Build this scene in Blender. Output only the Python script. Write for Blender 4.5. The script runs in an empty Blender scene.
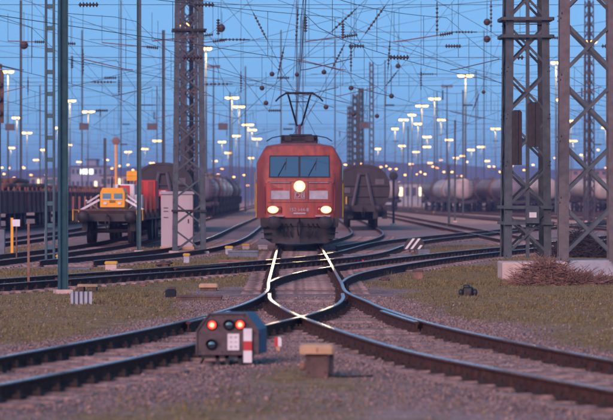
import bpy, math, random
import numpy as np
from mathutils import Vector, Matrix
random.seed(7); rng = np.random.default_rng(7)
R = math.radians
SC = bpy.context.scene
COL = SC.collection

# ------------------------------------------------------------------ camera, sky, sun, exposure
F, HC, HOR, CX = 3200.0, 1.98, 195.0, 306.5      # focal length (photo px), eye height, horizon row, centre column
cam_d = bpy.data.cameras.new('camera'); cam = bpy.data.objects.new('camera', cam_d); COL.objects.link(cam)
cam_d.sensor_width = 36.0; cam_d.lens = F*36.0/613.0
cam_d.clip_start = 0.5; cam_d.clip_end = 9000
cam.location = (0, 0, HC)
cam.rotation_euler = (R(90)-math.atan((210-HOR)/F), 0, 0)
cam_d.dof.use_dof = True; cam_d.dof.focus_distance = 72.0; cam_d.dof.aperture_fstop = 3.2
SC.camera = cam

SUN_EL, SUN_AZ = 24.0, 203.0        # low, behind the camera and to its left (azimuth clockwise from +Y)
world = bpy.data.worlds.new('World'); SC.world = world; world.use_nodes = True
wn = world.node_tree.nodes; wl = world.node_tree.links
wn.clear()
w_out = wn.new('ShaderNodeOutputWorld'); w_bg = wn.new('ShaderNodeBackground')
w_sky = wn.new('ShaderNodeTexSky'); w_sky.sky_type = 'NISHITA'; w_sky.sun_disc = False
w_sky.sun_elevation = R(SUN_EL); w_sky.sun_rotation = R(SUN_AZ)
w_sky.altitude = 0; w_sky.air_density = 1.6; w_sky.dust_density = 0.6; w_sky.ozone_density = 5.0
# dusk: the whole dome is read from higher up the sky (no orange rim), then tinted towards evening blue
w_tc = wn.new('ShaderNodeTexCoord'); w_sep = wn.new('ShaderNodeSeparateXYZ'); w_com = wn.new('ShaderNodeCombineXYZ')
w_z = wn.new('ShaderNodeMath'); w_z.operation = 'MULTIPLY_ADD'; w_z.inputs[1].default_value = 0.8; w_z.inputs[2].default_value = 0.35
w_abs = wn.new('ShaderNodeMath'); w_abs.operation = 'ABSOLUTE'
w_nrm = wn.new('ShaderNodeVectorMath'); w_nrm.operation = 'NORMALIZE'
wl.new(w_tc.outputs['Generated'], w_sep.inputs[0]); wl.new(w_sep.outputs[0], w_com.inputs[0]); wl.new(w_sep.outputs[1], w_com.inputs[1])
wl.new(w_sep.outputs[2], w_abs.inputs[0]); wl.new(w_abs.outputs[0], w_z.inputs[0]); wl.new(w_z.outputs[0], w_com.inputs[2])
wl.new(w_com.outputs[0], w_nrm.inputs[0]); wl.new(w_nrm.outputs[0], w_sky.inputs[0])
w_mul = wn.new('ShaderNodeMix'); w_mul.data_type = 'RGBA'; w_mul.blend_type = 'MULTIPLY'; w_mul.inputs[0].default_value = 1.0
w_mul.inputs[7].default_value = (0.74, 0.94, 1.05, 1)
wl.new(w_sky.outputs[0], w_mul.inputs[6])
wl.new(w_mul.outputs[2], w_bg.inputs[0]); w_bg.inputs[1].default_value = 0.12
wl.new(w_bg.outputs[0], w_out.inputs[0])

sun_d = bpy.data.lights.new('sun', 'SUN'); sun = bpy.data.objects.new('sun', sun_d); COL.objects.link(sun)
sun_d.energy = 2.0; sun_d.angle = R(28); sun_d.color = (1.0, 0.52, 0.50)
_sd = Vector((math.sin(R(SUN_AZ))*math.cos(R(SUN_EL)), math.cos(R(SUN_AZ))*math.cos(R(SUN_EL)), math.sin(R(SUN_EL))))
sun.rotation_euler = _sd.to_track_quat('Z', 'Y').to_euler()

SC.view_settings.view_transform = 'Standard'; SC.view_settings.look = 'None'
SC.view_settings.exposure = 0.75; SC.view_settings.gamma = 1.0; SC.view_settings.use_curve_mapping = False
SC.cycles.use_denoising = True
SC.cycles.max_bounces = 5; SC.cycles.diffuse_bounces = 2; SC.cycles.glossy_bounces = 3; SC.cycles.volume_bounces = 0
SC.cycles.sample_clamp_indirect = 4.0
SC.cycles.volume_step_rate = 4.0

# ------------------------------------------------------------------ measuring helpers
def at(x, y, s):                    # photo column/row at a known scale (px per metre) -> world point
    return Vector(((x-CX)/s, F/s, HC-(y-HOR)/s))
def gp(x, y, h=0.0):                # point on level ground (height h)
    s = (y-HOR)/(HC-h)
    return Vector(((x-CX)/s, F/s, h))

# ------------------------------------------------------------------ materials
def mat(name, c1, c2=None, scale=6.0, rough=0.7, metal=0.0, bump=0.0, bscale=None, emit=None, estr=0.0, rand=0.0, spec=0.5, detail=5.0, streak=False):
    m = bpy.data.materials.new(name); m.use_nodes = True
    nt = m.node_tree; n = nt.nodes; l = nt.links
    b = n['Principled BSDF']
    b.inputs['Roughness'].default_value = rough; b.inputs['Metallic'].default_value = metal
    b.inputs['Specular IOR Level'].default_value = spec
    if c2 is None: c2 = tuple(v*0.72 for v in c1)
    tc = n.new('ShaderNodeTexCoord')
    mp = n.new('ShaderNodeMapping')
    l.new(tc.outputs['Object'], mp.inputs[0])
    if streak: mp.inputs['Scale'].default_value = (1, 1, 0.12)
    no = n.new('ShaderNodeTexNoise'); no.inputs['Scale'].default_value = scale; no.inputs['Detail'].default_value = detail
    no.inputs['Roughness'].default_value = 0.62
    l.new(mp.outputs[0], no.inputs['Vector'])
    rp = n.new('ShaderNodeValToRGB'); rp.color_ramp.elements[0].position = 0.36; rp.color_ramp.elements[1].position = 0.66
    rp.color_ramp.elements[0].color = (*c2, 1); rp.color_ramp.elements[1].color = (*c1, 1)
    l.new(no.outputs[0], rp.inputs[0])
    colour = rp.outputs[0]
    if rand:
        oi = n.new('ShaderNodeObjectInfo'); mr = n.new('ShaderNodeMapRange')
        mr.inputs[3].default_value = 1-rand; mr.inputs[4].default_value = 1+rand
        l.new(oi.outputs['Random'], mr.inputs[0])
        hv = n.new('ShaderNodeHueSaturation'); l.new(mr.outputs[0], hv.inputs['Value']); l.new(colour, hv.inputs['Color'])
        colour = hv.outputs[0]
    l.new(colour, b.inputs['Base Color'])
    if bump:
        nb = n.new('ShaderNodeTexNoise'); nb.inputs['Scale'].default_value = bscale or scale*6; nb.inputs['Detail'].default_value = 4
        l.new(tc.outputs['Object'], nb.inputs['Vector'])
        bp = n.new('ShaderNodeBump'); bp.inputs['Strength'].default_value = bump; bp.inputs['Distance'].default_value = 0.02
        l.new(nb.outputs[0], bp.inputs['Height']); l.new(bp.outputs[0], b.inputs['Normal'])
    if emit:
        b.inputs['Emission Color'].default_value = (*emit, 1); b.inputs['Emission Strength'].default_value = estr
    return m

M = {}
M['rail_side'] = mat('rail_rust', (0.115, 0.052, 0.040), (0.050, 0.026, 0.022), 9, 0.95, bump=0.3, spec=0.15)
M['rail_head'] = mat('rail_polished_steel', (0.82, 0.64, 0.52), (0.46, 0.33, 0.26), 3, 0.16, 1.0, bump=0.10, bscale=7)
M['rail_edge'] = mat('rail_worn_edge', (0.22, 0.135, 0.11), (0.10, 0.058, 0.046), 6, 0.5)
M['rail_dull'] = mat('rail_dull_steel', (0.50, 0.36, 0.29), (0.24, 0.16, 0.12), 5, 0.42, 1.0)
M['sleeper'] = mat('sleeper_worn', (0.38, 0.27, 0.225), (0.13, 0.085, 0.072), 7, 0.9, bump=0.5, rand=0.25)
M['chair'] = mat('rail_clip_iron', (0.045, 0.026, 0.020), (0.022, 0.014, 0.012), 20, 0.8)
M['stone'] = mat('ballast_stone', (0.40, 0.285, 0.24), (0.11, 0.076, 0.066), 14, 0.95, rand=0.0)
M['dirt'] = None
M['grass'] = mat('dry_grass', (0.27, 0.195, 0.070), (0.095, 0.085, 0.028), 3.5, 0.85)
M['mast'] = mat('galvanised_blue_grey', (0.080, 0.102, 0.115), (0.048, 0.064, 0.074), 5, 0.55, 0.25, bump=0.1)
M['mast_green'] = mat('mast_blue_green_paint', (0.030, 0.105, 0.125), (0.018, 0.062, 0.075), 4, 0.5, 0.0, bump=0.1)
M['mast_warm'] = mat('mast_grey_paint', (0.125, 0.108, 0.110), (0.075, 0.066, 0.07), 4, 0.55, 0.15, bump=0.1)
M['dark'] = mat('dark_iron', (0.030, 0.027, 0.032), (0.015, 0.014, 0.017), 8, 0.6, 0.2)
M['black'] = mat('black_paint', (0.012, 0.012, 0.014), (0.008, 0.008, 0.009), 8, 0.45)
M['wire'] = mat('oxidised_wire', (0.085, 0.10, 0.13), (0.06, 0.07, 0.095), 3, 0.6, 0.2)
M['insul'] = mat('brown_porcelain', (0.055, 0.030, 0.028), (0.035, 0.020, 0.020), 9, 0.25)
M['arm'] = mat('red_brown_lit_tube', (0.22, 0.105, 0.080), (0.13, 0.065, 0.05), 6, 0.55)  # red-brown, with the orange lamplight on the line tubes mixed in
M['ball'] = mat('weathered_ball', (0.095, 0.060, 0.055), (0.05, 0.035, 0.035), 12, 0.6)
M['red'] = mat('loco_red', (0.43, 0.078, 0.048), (0.20, 0.048, 0.038), 5.0, 0.5, bump=0.04, streak=True, detail=9.0)
M['red_dk'] = mat('loco_red_trim', (0.30, 0.030, 0.026), None, 2, 0.45)
M['under'] = mat('loco_underframe', (0.042, 0.037, 0.040), (0.020, 0.018, 0.021), 4, 0.7, bump=0.2)
M['light_grey'] = mat('pale_grey_paint', (0.44, 0.43, 0.47), (0.32, 0.31, 0.35), 5, 0.5)
M['white'] = mat('white_paint', (0.78, 0.76, 0.75), (0.62, 0.60, 0.60), 4, 0.5)
M['glass'] = mat('dark_glass', (0.020, 0.040, 0.062), (0.016, 0.032, 0.050), 2, 0.05, 0.0, spec=1.0)
M['glass'].node_tree.nodes['Principled BSDF'].inputs['IOR'].default_value = 2.1
M['concrete'] = mat('weathered_pink_lit_concrete', (0.62, 0.47, 0.41), (0.46, 0.36, 0.32), 2.5, 0.9, bump=0.3, bscale=30)  # warm pink light on the mast block is put into this colour
M['concrete_b'] = mat('pale_cool_lit_concrete', (0.40, 0.42, 0.46), (0.30, 0.32, 0.36), 2.5, 0.9, bump=0.3, bscale=30)  # paler copy with the cool light on the right-edge block coloured in
M['kiosk'] = mat('kiosk_render', (0.50, 0.43, 0.43), (0.41, 0.36, 0.37), 1.2, 0.85, bump=0.1, bscale=40, streak=True)
M['yellow'] = mat('yellow_paint', (0.72, 0.42, 0.03), (0.55, 0.31, 0.025), 5, 0.5)
M['orange'] = mat('orange_machine_paint', (0.92, 0.42, 0.010), (0.82, 0.35, 0.008), 3, 0.4)
M['tan'] = mat('tan_plastic', (0.52, 0.33, 0.18), (0.42, 0.26, 0.14), 6, 0.7, bump=0.2)
M['brown'] = mat('brown_metal', (0.13, 0.075, 0.06), (0.07, 0.045, 0.04), 5, 0.75, bump=0.2)
M['rust'] = mat('rusty_post', (0.30, 0.16, 0.11), (0.16, 0.085, 0.065), 6, 0.85)
M['signal'] = mat('signal_housing', (0.105, 0.072, 0.076), (0.048, 0.034, 0.037), 9, 0.6, bump=0.1)
M['signal_blue'] = mat('signal_blue_side', (0.035, 0.105, 0.175), (0.025, 0.075, 0.13), 6, 0.5)
M['red_paint'] = mat('sign_red', (0.55, 0.03, 0.03), (0.45, 0.025, 0.025), 6, 0.5)
M['lamp_red'] = mat('red_signal_lens', (0.5, 0.02, 0.01), None, 3, 0.3, emit=(1.0, 0.04, 0.02), estr=2.2)
M['lamp_red_core'] = mat('red_signal_bulb', (0.8, 0.3, 0.2), None, 3, 0.3, emit=(1.0, 0.22, 0.14), estr=2.6)
M['head_lamp'] = mat('headlamp_lit', (0.9, 0.85, 0.7), None, 3, 0.3, emit=(1.0, 0.72, 0.36), estr=9.0)
M['head_halo'] = mat('headlamp_glare_ring', (0.9, 0.75, 0.5), None, 3, 0.3, emit=(1.0, 0.50, 0.14), estr=0.95)  # emissive ring imitates the glare around each lit lens
M['tail_lamp'] = mat('tail_lens', (0.35, 0.05, 0.04), None, 3, 0.2)
M['yard_lamp'] = mat('sodium_lamp_lit', (0.9, 0.8, 0.6), None, 3, 0.4, emit=(1.0, 0.41, 0.075), estr=14.0)
M['far_lamp'] = mat('far_lamp_lit', (0.9, 0.8, 0.6), None, 3, 0.4, emit=(1.0, 0.40, 0.075), estr=13.0)
M['window_lit'] = mat('lit_window_warm', (0.8, 0.7, 0.4), None, 3, 0.4, emit=(1.0, 0.72, 0.36), estr=1.6)
M['window_white'] = mat('lit_window_cool', (0.8, 0.8, 0.8), None, 3, 0.4, emit=(0.95, 1.0, 0.92), estr=2.2)
M['window_dark'] = mat('unlit_window', (0.05, 0.055, 0.07), None, 3, 0.15)
M['wagon_brown'] = mat('wagon_oxide', (0.24, 0.098, 0.082), (0.12, 0.054, 0.048), 2.5, 0.8, bump=0.2, rand=0.25, streak=True)
M['wagon_grey'] = mat('wagon_grey', (0.13, 0.11, 0.12), (0.075, 0.065, 0.07), 1.5, 0.6, bump=0.1, streak=True)
M['wagon_dark'] = mat('wagon_dark_grey', (0.040, 0.031, 0.034), (0.020, 0.016, 0.018), 1.5, 0.6, bump=0.1, streak=True)
M['tank_white'] = mat('tank_white', (0.38, 0.33, 0.315), (0.22, 0.19, 0.185), 1.0, 0.45, streak=True)
M['tank_silver'] = mat('tank_silver', (0.30, 0.28, 0.30), (0.19, 0.18, 0.20), 1.0, 0.35, 0.3, streak=True)
M['tank_dark'] = mat('tank_dark', (0.11, 0.075, 0.075), (0.06, 0.045, 0.048), 1.0, 0.5, streak=True)
M['tank_blue'] = mat('tank_blue_grey', (0.15, 0.125, 0.16), (0.09, 0.075, 0.10), 1.0, 0.45, streak=True)
M['wood'] = mat('log_bark', (0.20, 0.10, 0.07), (0.10, 0.055, 0.042), 6, 0.9, bump=0.4)
M['twig'] = mat('dry_twigs', (0.33, 0.185, 0.135), (0.16, 0.088, 0.068), 8, 0.9)
M['twig_dark'] = mat('dark_bramble', (0.055, 0.040, 0.042), (0.03, 0.024, 0.026), 8, 0.9)
M['bldg_a'] = mat('beige_render', (0.36, 0.28, 0.26), (0.30, 0.24, 0.23), 0.3, 0.9)
M['bldg_b'] = mat('grey_blue_cladding', (0.26, 0.28, 0.33), (0.21, 0.23, 0.28), 0.3, 0.8)
M['bldg_c'] = mat('brick_far', (0.30, 0.17, 0.14), (0.24, 0.14, 0.12), 0.4, 0.9)
M['roof'] = mat('dark_roof', (0.10, 0.09, 0.10), None, 0.5, 0.8)
M['hill'] = mat('hazy_wooded_hill', (0.13, 0.135, 0.165), (0.085, 0.09, 0.115), 0.02, 0.95)  # distance haze put into the colour, lighter and bluer than woods
M['teal_plate'] = mat('weathered_grey_plate', (0.17, 0.20, 0.23), (0.11, 0.13, 0.16), 5, 0.8, bump=0.2)

# ------------------------------------------------------------------ mesh builder
class MB:
    def __init__(s): s.v = []; s.f = []; s.m = []
    def add(s, vs, fs, mi=0):
        o = len(s.v); s.v += [tuple(p) for p in vs]
        for f in fs: s.f.append(tuple(i+o for i in f)); s.m.append(mi)
        return s
    def box(s, c, d, mi=0, rz=0.0, tilt=None):
        x, y, z = d[0]/2, d[1]/2, d[2]/2
        vs = [Vector(p) for p in ((-x,-y,-z),(x,-y,-z),(x,y,-z),(-x,y,-z),(-x,-y,z),(x,-y,z),(x,y,z),(-x,y,z))]
        if tilt is not None: vs = [tilt @ p for p in vs]
        if rz: q = Matrix.Rotation(rz, 3, 'Z'); vs = [q @ p for p in vs]
        c = Vector(c)
        return s.add([p+c for p in vs], [(3,2,1,0),(4,5,6,7),(0,1,5,4),(1,2,6,5),(2,3,7,6),(3,0,4,7)], mi)
    def cbox(s, c, d, b, mi=0):           # box with bevelled vertical edges and top rim
        x, y, z = d[0]/2, d[1]/2, d[2]/2
        def ring(k, zz): return [(-x+k+b,-y+k,zz),(x-k-b,-y+k,zz),(x-k,-y+k+b,zz),(x-k,y-k-b,zz),(x-k-b,y-k,zz),(-x+k+b,y-k,zz),(-x+k,y-k-b,zz),(-x+k,-y+k+b,zz)]
        rs = [ring(0,-z), ring(0,z-b), ring(b,z)]
        vs = [(p[0]+c[0],p[1]+c[1],p[2]+c[2]) for r in rs for p in r]
        fs = [tuple(range(7,-1,-1)), tuple(range(16,24))]
        for k in range(2):
            for i in range(8): fs.append((k*8+i, k*8+(i+1)%8, k*8+8+(i+1)%8, k*8+8+i))
        return s.add(vs, fs, mi)
    def bar(s, p, q, w, h=None, mi=0, up=(0,0,1)):
        p, q = Vector(p), Vector(q); h = h or w
        d = (q-p).normalized(); u = Vector(up)
        if abs(d.dot(u)) > 0.97: u = Vector((0,1,0))
        a = d.cross(u).normalized()*(w/2); b = a.cross(d).normalized()*(h/2)
        vs = [p-a-b,p+a-b,p+a+b,p-a+b,q-a-b,q+a-b,q+a+b,q-a+b]
        return s.add(vs, [(3,2,1,0),(4,5,6,7),(0,1,5,4),(1,2,6,5),(2,3,7,6),(3,0,4,7)], mi)
    def tube(s, pts, r, n=6, mi=0, caps=True, radii=None):
        pts = [Vector(p) for p in pts]; o = len(s.v); k = len(pts)
        for i, p in enumerate(pts):
            d = (pts[min(i+1,k-1)]-pts[max(i-1,0)]).normalized()
            u = Vector((0,0,1)) if abs(d.z) < 0.95 else Vector((0,1,0))
            a = d.cross(u).normalized(); b = a.cross(d)
            rr = radii[i] if radii else r
            for j in range(n):
                t = 2*math.pi*j/n; s.v.append(tuple(p+a*math.cos(t)*rr+b*math.sin(t)*rr))
        for i in range(k-1):
            for j in range(n):
                s.f.append((o+i*n+j, o+i*n+(j+1)%n, o+(i+1)*n+(j+1)%n, o+(i+1)*n+j)); s.m.append(mi)
        if caps:
            s.f.append(tuple(o+j for j in range(n-1,-1,-1))); s.m.append(mi)
            s.f.append(tuple(o+(k-1)*n+j for j in range(n))); s.m.append(mi)
        return s
    def lathe(s, prof, origin, axis, n=16, mi=0):      # prof: (radius, along)
        ax = Vector(axis).normalized(); u = Vector((0,0,1)) if abs(ax.z) < 0.9 else Vector((1,0,0))
        a = ax.cross(u).normalized(); b = ax.cross(a); o = len(s.v); og = Vector(origin)
        for r, h in prof:
            for j in range(n):
                t = 2*math.pi*j/n; s.v.append(tuple(og+ax*h+a*(r*math.cos(t))+b*(r*math.sin(t))))
        k = len(prof)
        for i in range(k-1):
            for j in range(n):
                s.f.append((o+i*n+j, o+i*n+(j+1)%n, o+(i+1)*n+(j+1)%n, o+(i+1)*n+j)); s.m.append(mi)
        s.f.append(tuple(o+j for j in range(n-1,-1,-1))); s.m.append(mi)
        s.f.append(tuple(o+(k-1)*n+j for j in range(n))); s.m.append(mi)
        return s
    def prism(s, poly, a0, a1, axis='y', mi=0, origin=(0,0,0)):   # poly in the plane across axis
        def P(p, t):
            if axis == 'y': q = (p[0], t, p[1])
            elif axis == 'x': q = (t, p[0], p[1])
            else: q = (p[0], p[1], t)
            return (q[0]+origin[0], q[1]+origin[1], q[2]+origin[2])
        n = len(poly); vs = [P(p, a0) for p in poly]+[P(p, a1) for p in poly]
        fs = [tuple(range(n)), tuple(range(2*n-1, n-1, -1))]
        for i in range(n): fs.append((i, i+n, (i+1)%n+n, (i+1)%n))
        return s.add(vs, fs, mi)
    def sphere(s, c, r, n=12, m=8, mi=0, sq=1.0):
        return s.lathe([(max(r*math.sin(math.pi*i/m), r*0.02), -r*sq*math.cos(math.pi*i/m)) for i in range(m+1)], c, (0,0,1), n, mi)
    def mesh(s, name, mats, smooth=False):
        me = bpy.data.meshes.new(name); me.from_pydata(s.v, [], s.f)
        for x in (mats if isinstance(mats, (list, tuple)) else [mats]): me.materials.append(M[x] if isinstance(x, str) else x)
        if any(s.m): me.polygons.foreach_set('material_index', s.m)
        if smooth: me.polygons.foreach_set('use_smooth', [True]*len(s.f))
        me.update(); return me
    def build(s, name, mats, parent=None, smooth=False, fix=True):
        me = s.mesh(name, mats, smooth)
        if fix:
            import bmesh
            bm = bmesh.new(); bm.from_mesh(me); bmesh.ops.recalc_face_normals(bm, faces=bm.faces); bm.to_mesh(me); bm.free()
        if smooth:
            try: me.set_sharp_from_angle(angle=R(40))
            except Exception: pass
        return link(name, me, parent)

def link(name, me, parent=None, loc=None, rot=None):
    o = bpy.data.objects.new(name, me); COL.objects.link(o)
    if parent: o.parent = parent
    if loc is not None: o.location = loc
    if rot is not None: o.rotation_euler = rot
    return o
def tag(o, label=None, cat=None, group=None, kind=None):
    if label: o['label'] = label
    if cat: o['category'] = cat
    if group: o['group'] = group
    if kind: o['kind'] = kind
    return o
def thing(name, label, cat, loc=(0,0,0), rz=0.0, group=None, scale=None):
    o = bpy.data.objects.new(name, None); COL.objects.link(o); o.empty_display_size = 0.2
    o.location = loc; o.rotation_euler = (0, 0, rz)
    o['kind'] = 'thing'
    return tag(o, label, cat, group)
def kids(o): return list(o.children)
def dup(root, loc, rz, label, group=None):
    r = root.copy(); COL.objects.link(r); r.location = loc; r.rotation_euler = (0, 0, rz); r['label'] = label
    if group: r['group'] = group
    for ch in kids(root):
        c = ch.copy(); COL.objects.link(c); c.parent = r
        for g in kids(ch):
            d = g.copy(); COL.objects.link(d); d.parent = c
    return r
ORD = ['first','second','third','fourth','fifth','sixth','seventh','eighth','ninth','tenth','eleventh','twelfth','thirteenth','fourteenth','fifteenth','sixteenth','seventeenth','eighteenth','nineteenth']
for _t, _te in (('twenty','twentieth'),('thirty','thirtieth'),('forty','fortieth'),('fifty','fiftieth'),('sixty','sixtieth'),('seventy','seventieth'),('eighty','eightieth')): ORD += [_te]+[_t+'-'+w for w in ORD[:9]]
def text(name, body, size, m, parent, loc, rot, ext=0.004):
    cu = bpy.data.curves.new(name, 'FONT'); cu.body = body; cu.size = size; cu.extrude = ext
    cu.align_x = 'CENTER'; cu.align_y = 'CENTER'
    o = bpy.data.objects.new(name, cu); COL.objects.link(o)
    me = bpy.data.meshes.new_from_object(o.evaluated_get(bpy.context.evaluated_depsgraph_get())); bpy.data.objects.remove(o)
    me.materials.clear(); me.materials.append(M[m])
    return link(name, me, parent, loc, rot)

# ------------------------------------------------------------------ curves on the ground
def spline(pts, step=0.7):
    pts = [Vector((p[0], p[1], 0)) for p in pts]
    pts = [pts[0]*2-pts[1]]+pts+[pts[-1]*2-pts[-2]]
    out = []
    for i in range(1, len(pts)-2):
        p0, p1, p2, p3 = pts[i-1:i+3]
        t = [0]
        for a, b in ((p0,p1),(p1,p2),(p2,p3)): t.append(t[-1]+max((b-a).length, 1e-3)**0.5)
        n = max(2, int((p2-p1).length/step))
        for k in range(n):
            u = t[1]+(t[2]-t[1])*k/n
            def L(a, b, ta, tb): return a*((tb-u)/(tb-ta))+b*((u-ta)/(tb-ta))
            A1 = L(p0,p1,t[0],t[1]); A2 = L(p1,p2,t[1],t[2]); A3 = L(p2,p3,t[2],t[3])
            B1 = L(A1,A2,t[0],t[2]); B2 = L(A2,A3,t[1],t[3])
            out.append(L(B1,B2,t[1],t[2]))
    out.append(pts[-2]); return out
def offset(line, d):
    out = []
    for i, p in enumerate(line):
        t = (line[min(i+1,len(line)-1)]-line[max(i-1,0)]).normalized()
        out.append(p+Vector((t.y, -t.x, 0))*d)          # +d: to the right of travel
    return out
RAIL_Z = 0.18
RP = [(-0.062,0.0),(0.062,0.0),(0.062,0.012),(0.010,0.030),(0.010,0.118),(0.034,0.128),(0.036,0.150),(0.029,0.160),(-0.029,0.160),(-0.036,0.150),(-0.034,0.128),(-0.010,0.118),(-0.010,0.030),(-0.062,0.012)]
def rail(line, parent, name='rail', dz=0.0, head='rail_head', wide=1.0):
    n = len(RP); v = []; f = []; mi = []
    for i, p in enumerate(line):
        t = (line[min(i+1,len(line)-1)]-line[max(i-1,0)]).normalized(); a = Vector((t.y, -t.x, 0))
        for x, z in RP: v.append(tuple(p+a*x*wide+Vector((0,0,0.02+z+dz))))
    for i in range(len(line)-1):
        for j in range(n):
            f.append((i*n+j, i*n+(j+1)%n, (i+1)*n+(j+1)%n, (i+1)*n+j)); mi.append(1 if j == 7 else 2 if j in (6,8) else 0)
    f.append(tuple(range(n-1,-1,-1))); mi.append(0); f.append(tuple((len(line)-1)*n+j for j in range(n))); mi.append(0)
    mb = MB(); mb.v = v; mb.f = f; mb.m = mi
    return mb.build(name, ['rail_side', head, 'rail_edge'], parent)

# ------------------------------------------------------------------ track plan (metres, rails at level RAIL_Z)
def xa(Y): return -0.24+(110.3-Y)*(0.24/51.3)          # centre line of the locomotive's track
A_line = spline([(xa(52),52),(xa(80),80),(xa(110),110),(xa(150),150)], 1.0)
G = 0.7525
L_stock = spline([(xa(66)-G,66),(xa(59.5)-G,59.5),(-1.09,52.4),(-2.01,44.0),(-3.41,35.6),(-4.25,31.3),(-5.2,27.0)], 0.5)
R_stock = spline([(xa(66)+G,66),(xa(59.5)+G,59.5),(1.03,54.4),(1.26,50.5),(1.93,43.5),(3.28,35.3),(4.15,31.0),(5.0,27.4)], 0.5)
LB = spline([(0.66,58.6),(0.63,55.6),(0.44,52.0),(-0.06,47.6),(-0.53,44.6),(-1.72,36.5),(-2.75,31.2),(-3.7,27.0)], 0.5)
RB = spline([(-0.68,58.6),(-0.62,55.2),(-0.44,52.0),(-0.10,47.6),(0.72,40.2),(1.27,36.4),(1.72,34.2),(2.95,29.0),(3.75,26.0)], 0.5)
D_line = spline([(-0.04,66),(0.20,70.5),(0.76,76.2),(2.6,88),(5.1,100.5),(8.1,113.5),(11.8,131.5),(19,165),(30,215),(44,280)], 1.0)
E_line = spline([(-12.5,45),(-8.7,58.5),(-6.38,66.7),(-0.83,86.7),(1.2,97),(3.7,125),(7.7,150),(14,185),(25,240),(38,310)], 1.0)
F_line = spline([(-11.6,62),(-9.0,91),(-7.35,120),(-7.5,165),(-8.3,220),(-8.5,280),(-8.6,400),(-9.0,620)], 1.5)
G2_line = spline([(-15.5,80),(-12.4,115),(-11.7,152),(-12.2,220),(-12.6,340),(-13,520)], 2.0)
G_line = spline([(-20.5,120),(-17.2,175),(-16.5,213),(-16.6,250),(-16.9,340),(-17.2,520)], 2.0)
M_line = spline([(-6.6,88),(-4.4,104),(-3.55,122),(-3.4,192),(-3.4,340)], 1.5)
N_line = spline([(0.3,113),(1.6,126),(2.75,147),(3.14,178),(3.2,250),(3.2,420)], 1.5)
RIGHT_X = [7.3, 11.7, 16.1, 20.6, 25.0, 29.5, 34.0]
right_lines = [spline([(x+(360-q)*(0.006+0.022*k),q) for q in (128+6*k,190,260,360,480,620)], 2.5) for k, x in enumerate(RIGHT_X)]
left_mid = [(p+q)*0.5 for p, q in zip(L_stock[14:], LB[14:])]

# ------------------------------------------------------------------ ground sheet, grass share stored per vertex
def axis(dense0, dense1, step, far):
    a = list(np.arange(dense0, dense1+1e-6, step)); lo, hi, k = dense0, dense1, step
    while k < far:
        k *= 1.35; lo -= k; hi += k; a = [lo]+a+[hi]
        if hi > far: break
    return np.array(a)
gx = axis(-26, 34, 0.6, 3500); gy = axis(18, 190, 0.8, 4200)
gy = gy[gy > -3600]
NX, NY = len(gx), len(gy)
XX, YY = np.meshgrid(gx, gy)
all_lines = [L_stock, R_stock, LB, RB, A_line, D_line, E_line, F_line, G2_line, G_line, M_line, N_line]+right_lines
def track_dist(X, Y):
    d = np.full(X.shape, 1e9)
    for ln in all_lines:
        for p in ln[::2]: d = np.minimum(d, (X-p.x)**2+(Y-p.y)**2)
    return np.sqrt(d)
_ph = rng.uniform(0, 6.28, 8)
def wob(X, Y): return (np.sin(X*0.9+Y*0.23+_ph[0])+np.sin(X*0.37-Y*0.31+_ph[1])+np.sin(-X*1.7+Y*0.5+_ph[2])*0.6+np.sin(X*0.15+Y*0.71+_ph[3]))/3.6
def grass_share(X, Y):
    d = track_dist(X, Y); w = wob(X, Y)
    g = np.clip((d-1.0+0.5*w)/0.75, 0, 1)
    near = np.clip((36.5-Y)/3.0, 0, 1)*(np.abs(X) < 3.4)          # trodden gravel in front of the turnout, thin growth
    g = np.where(near > 0, g*(1-0.55*near)+0.30*near*np.clip(0.75+w, 0, 1), g)
    g *= np.clip(1.1-(Y-95)/60, 0.16, 1)                         # the far yard is mostly cinder
    g *= 0.72+0.28*np.clip(0.6+w*0.9, 0, 1)
    return np.clip(g, 0, 1)
GS = grass_share(XX, YY)
dens = (XX > -26.5) & (XX < 34.5) & (YY > 17) & (YY < 190)
ZZ = np.where(dens, 0.020*wob(XX*1.7, YY*1.3)*np.clip((track_dist(XX, YY)-1.0), 0, 1), 0.0)
# small step down from each ballast bed
me = bpy.data.meshes.new('ground')
vs = np.stack([XX.ravel(), YY.ravel(), ZZ.ravel()], 1)
idx = np.arange(NX*NY).reshape(NY, NX)
fs = np.stack([idx[:-1,:-1], idx[:-1,1:], idx[1:,1:], idx[1:,:-1]], -1).reshape(-1, 4)
me.from_pydata(vs.tolist(), [], fs.tolist())
at_ = me.attributes.new('growth', 'FLOAT', 'POINT'); at_.data.foreach_set('value', GS.ravel().astype(np.float32))
at2 = me.attributes.new('stain', 'FLOAT', 'POINT'); at2.data.foreach_set('value', np.clip(1.15-track_dist(XX, YY)/1.3, 0, 1).ravel().astype(np.float32))
gm = bpy.data.materials.new('yard_ground'); gm.use_nodes = True
n = gm.node_tree.nodes; l = gm.node_tree.links; b = n['Principled BSDF']; b.inputs['Roughness'].default_value = 0.95; b.inputs['Specular IOR Level'].default_value = 0.2
geo = n.new('ShaderNodeNewGeometry'); attr = n.new('ShaderNodeAttribute'); attr.attribute_name = 'growth'
def noise(sc, det=6, rough=0.6):
    q = n.new('ShaderNodeTexNoise'); q.inputs['Scale'].default_value = sc; q.inputs['Detail'].default_value = det; q.inputs['Roughness'].default_value = rough
    l.new(geo.outputs['Position'], q.inputs['Vector']); return q
def ramp(src, stops):
    r = n.new('ShaderNodeValToRGB'); e = r.color_ramp.elements
    e[0].position, e[0].color = stops[0][0], (*stops[0][1], 1); e[1].position, e[1].color = stops[-1][0], (*stops[-1][1], 1)
    for p, c in stops[1:-1]: x = e.new(p); x.color = (*c, 1)
    l.new(src, r.inputs[0]); return r
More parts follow.
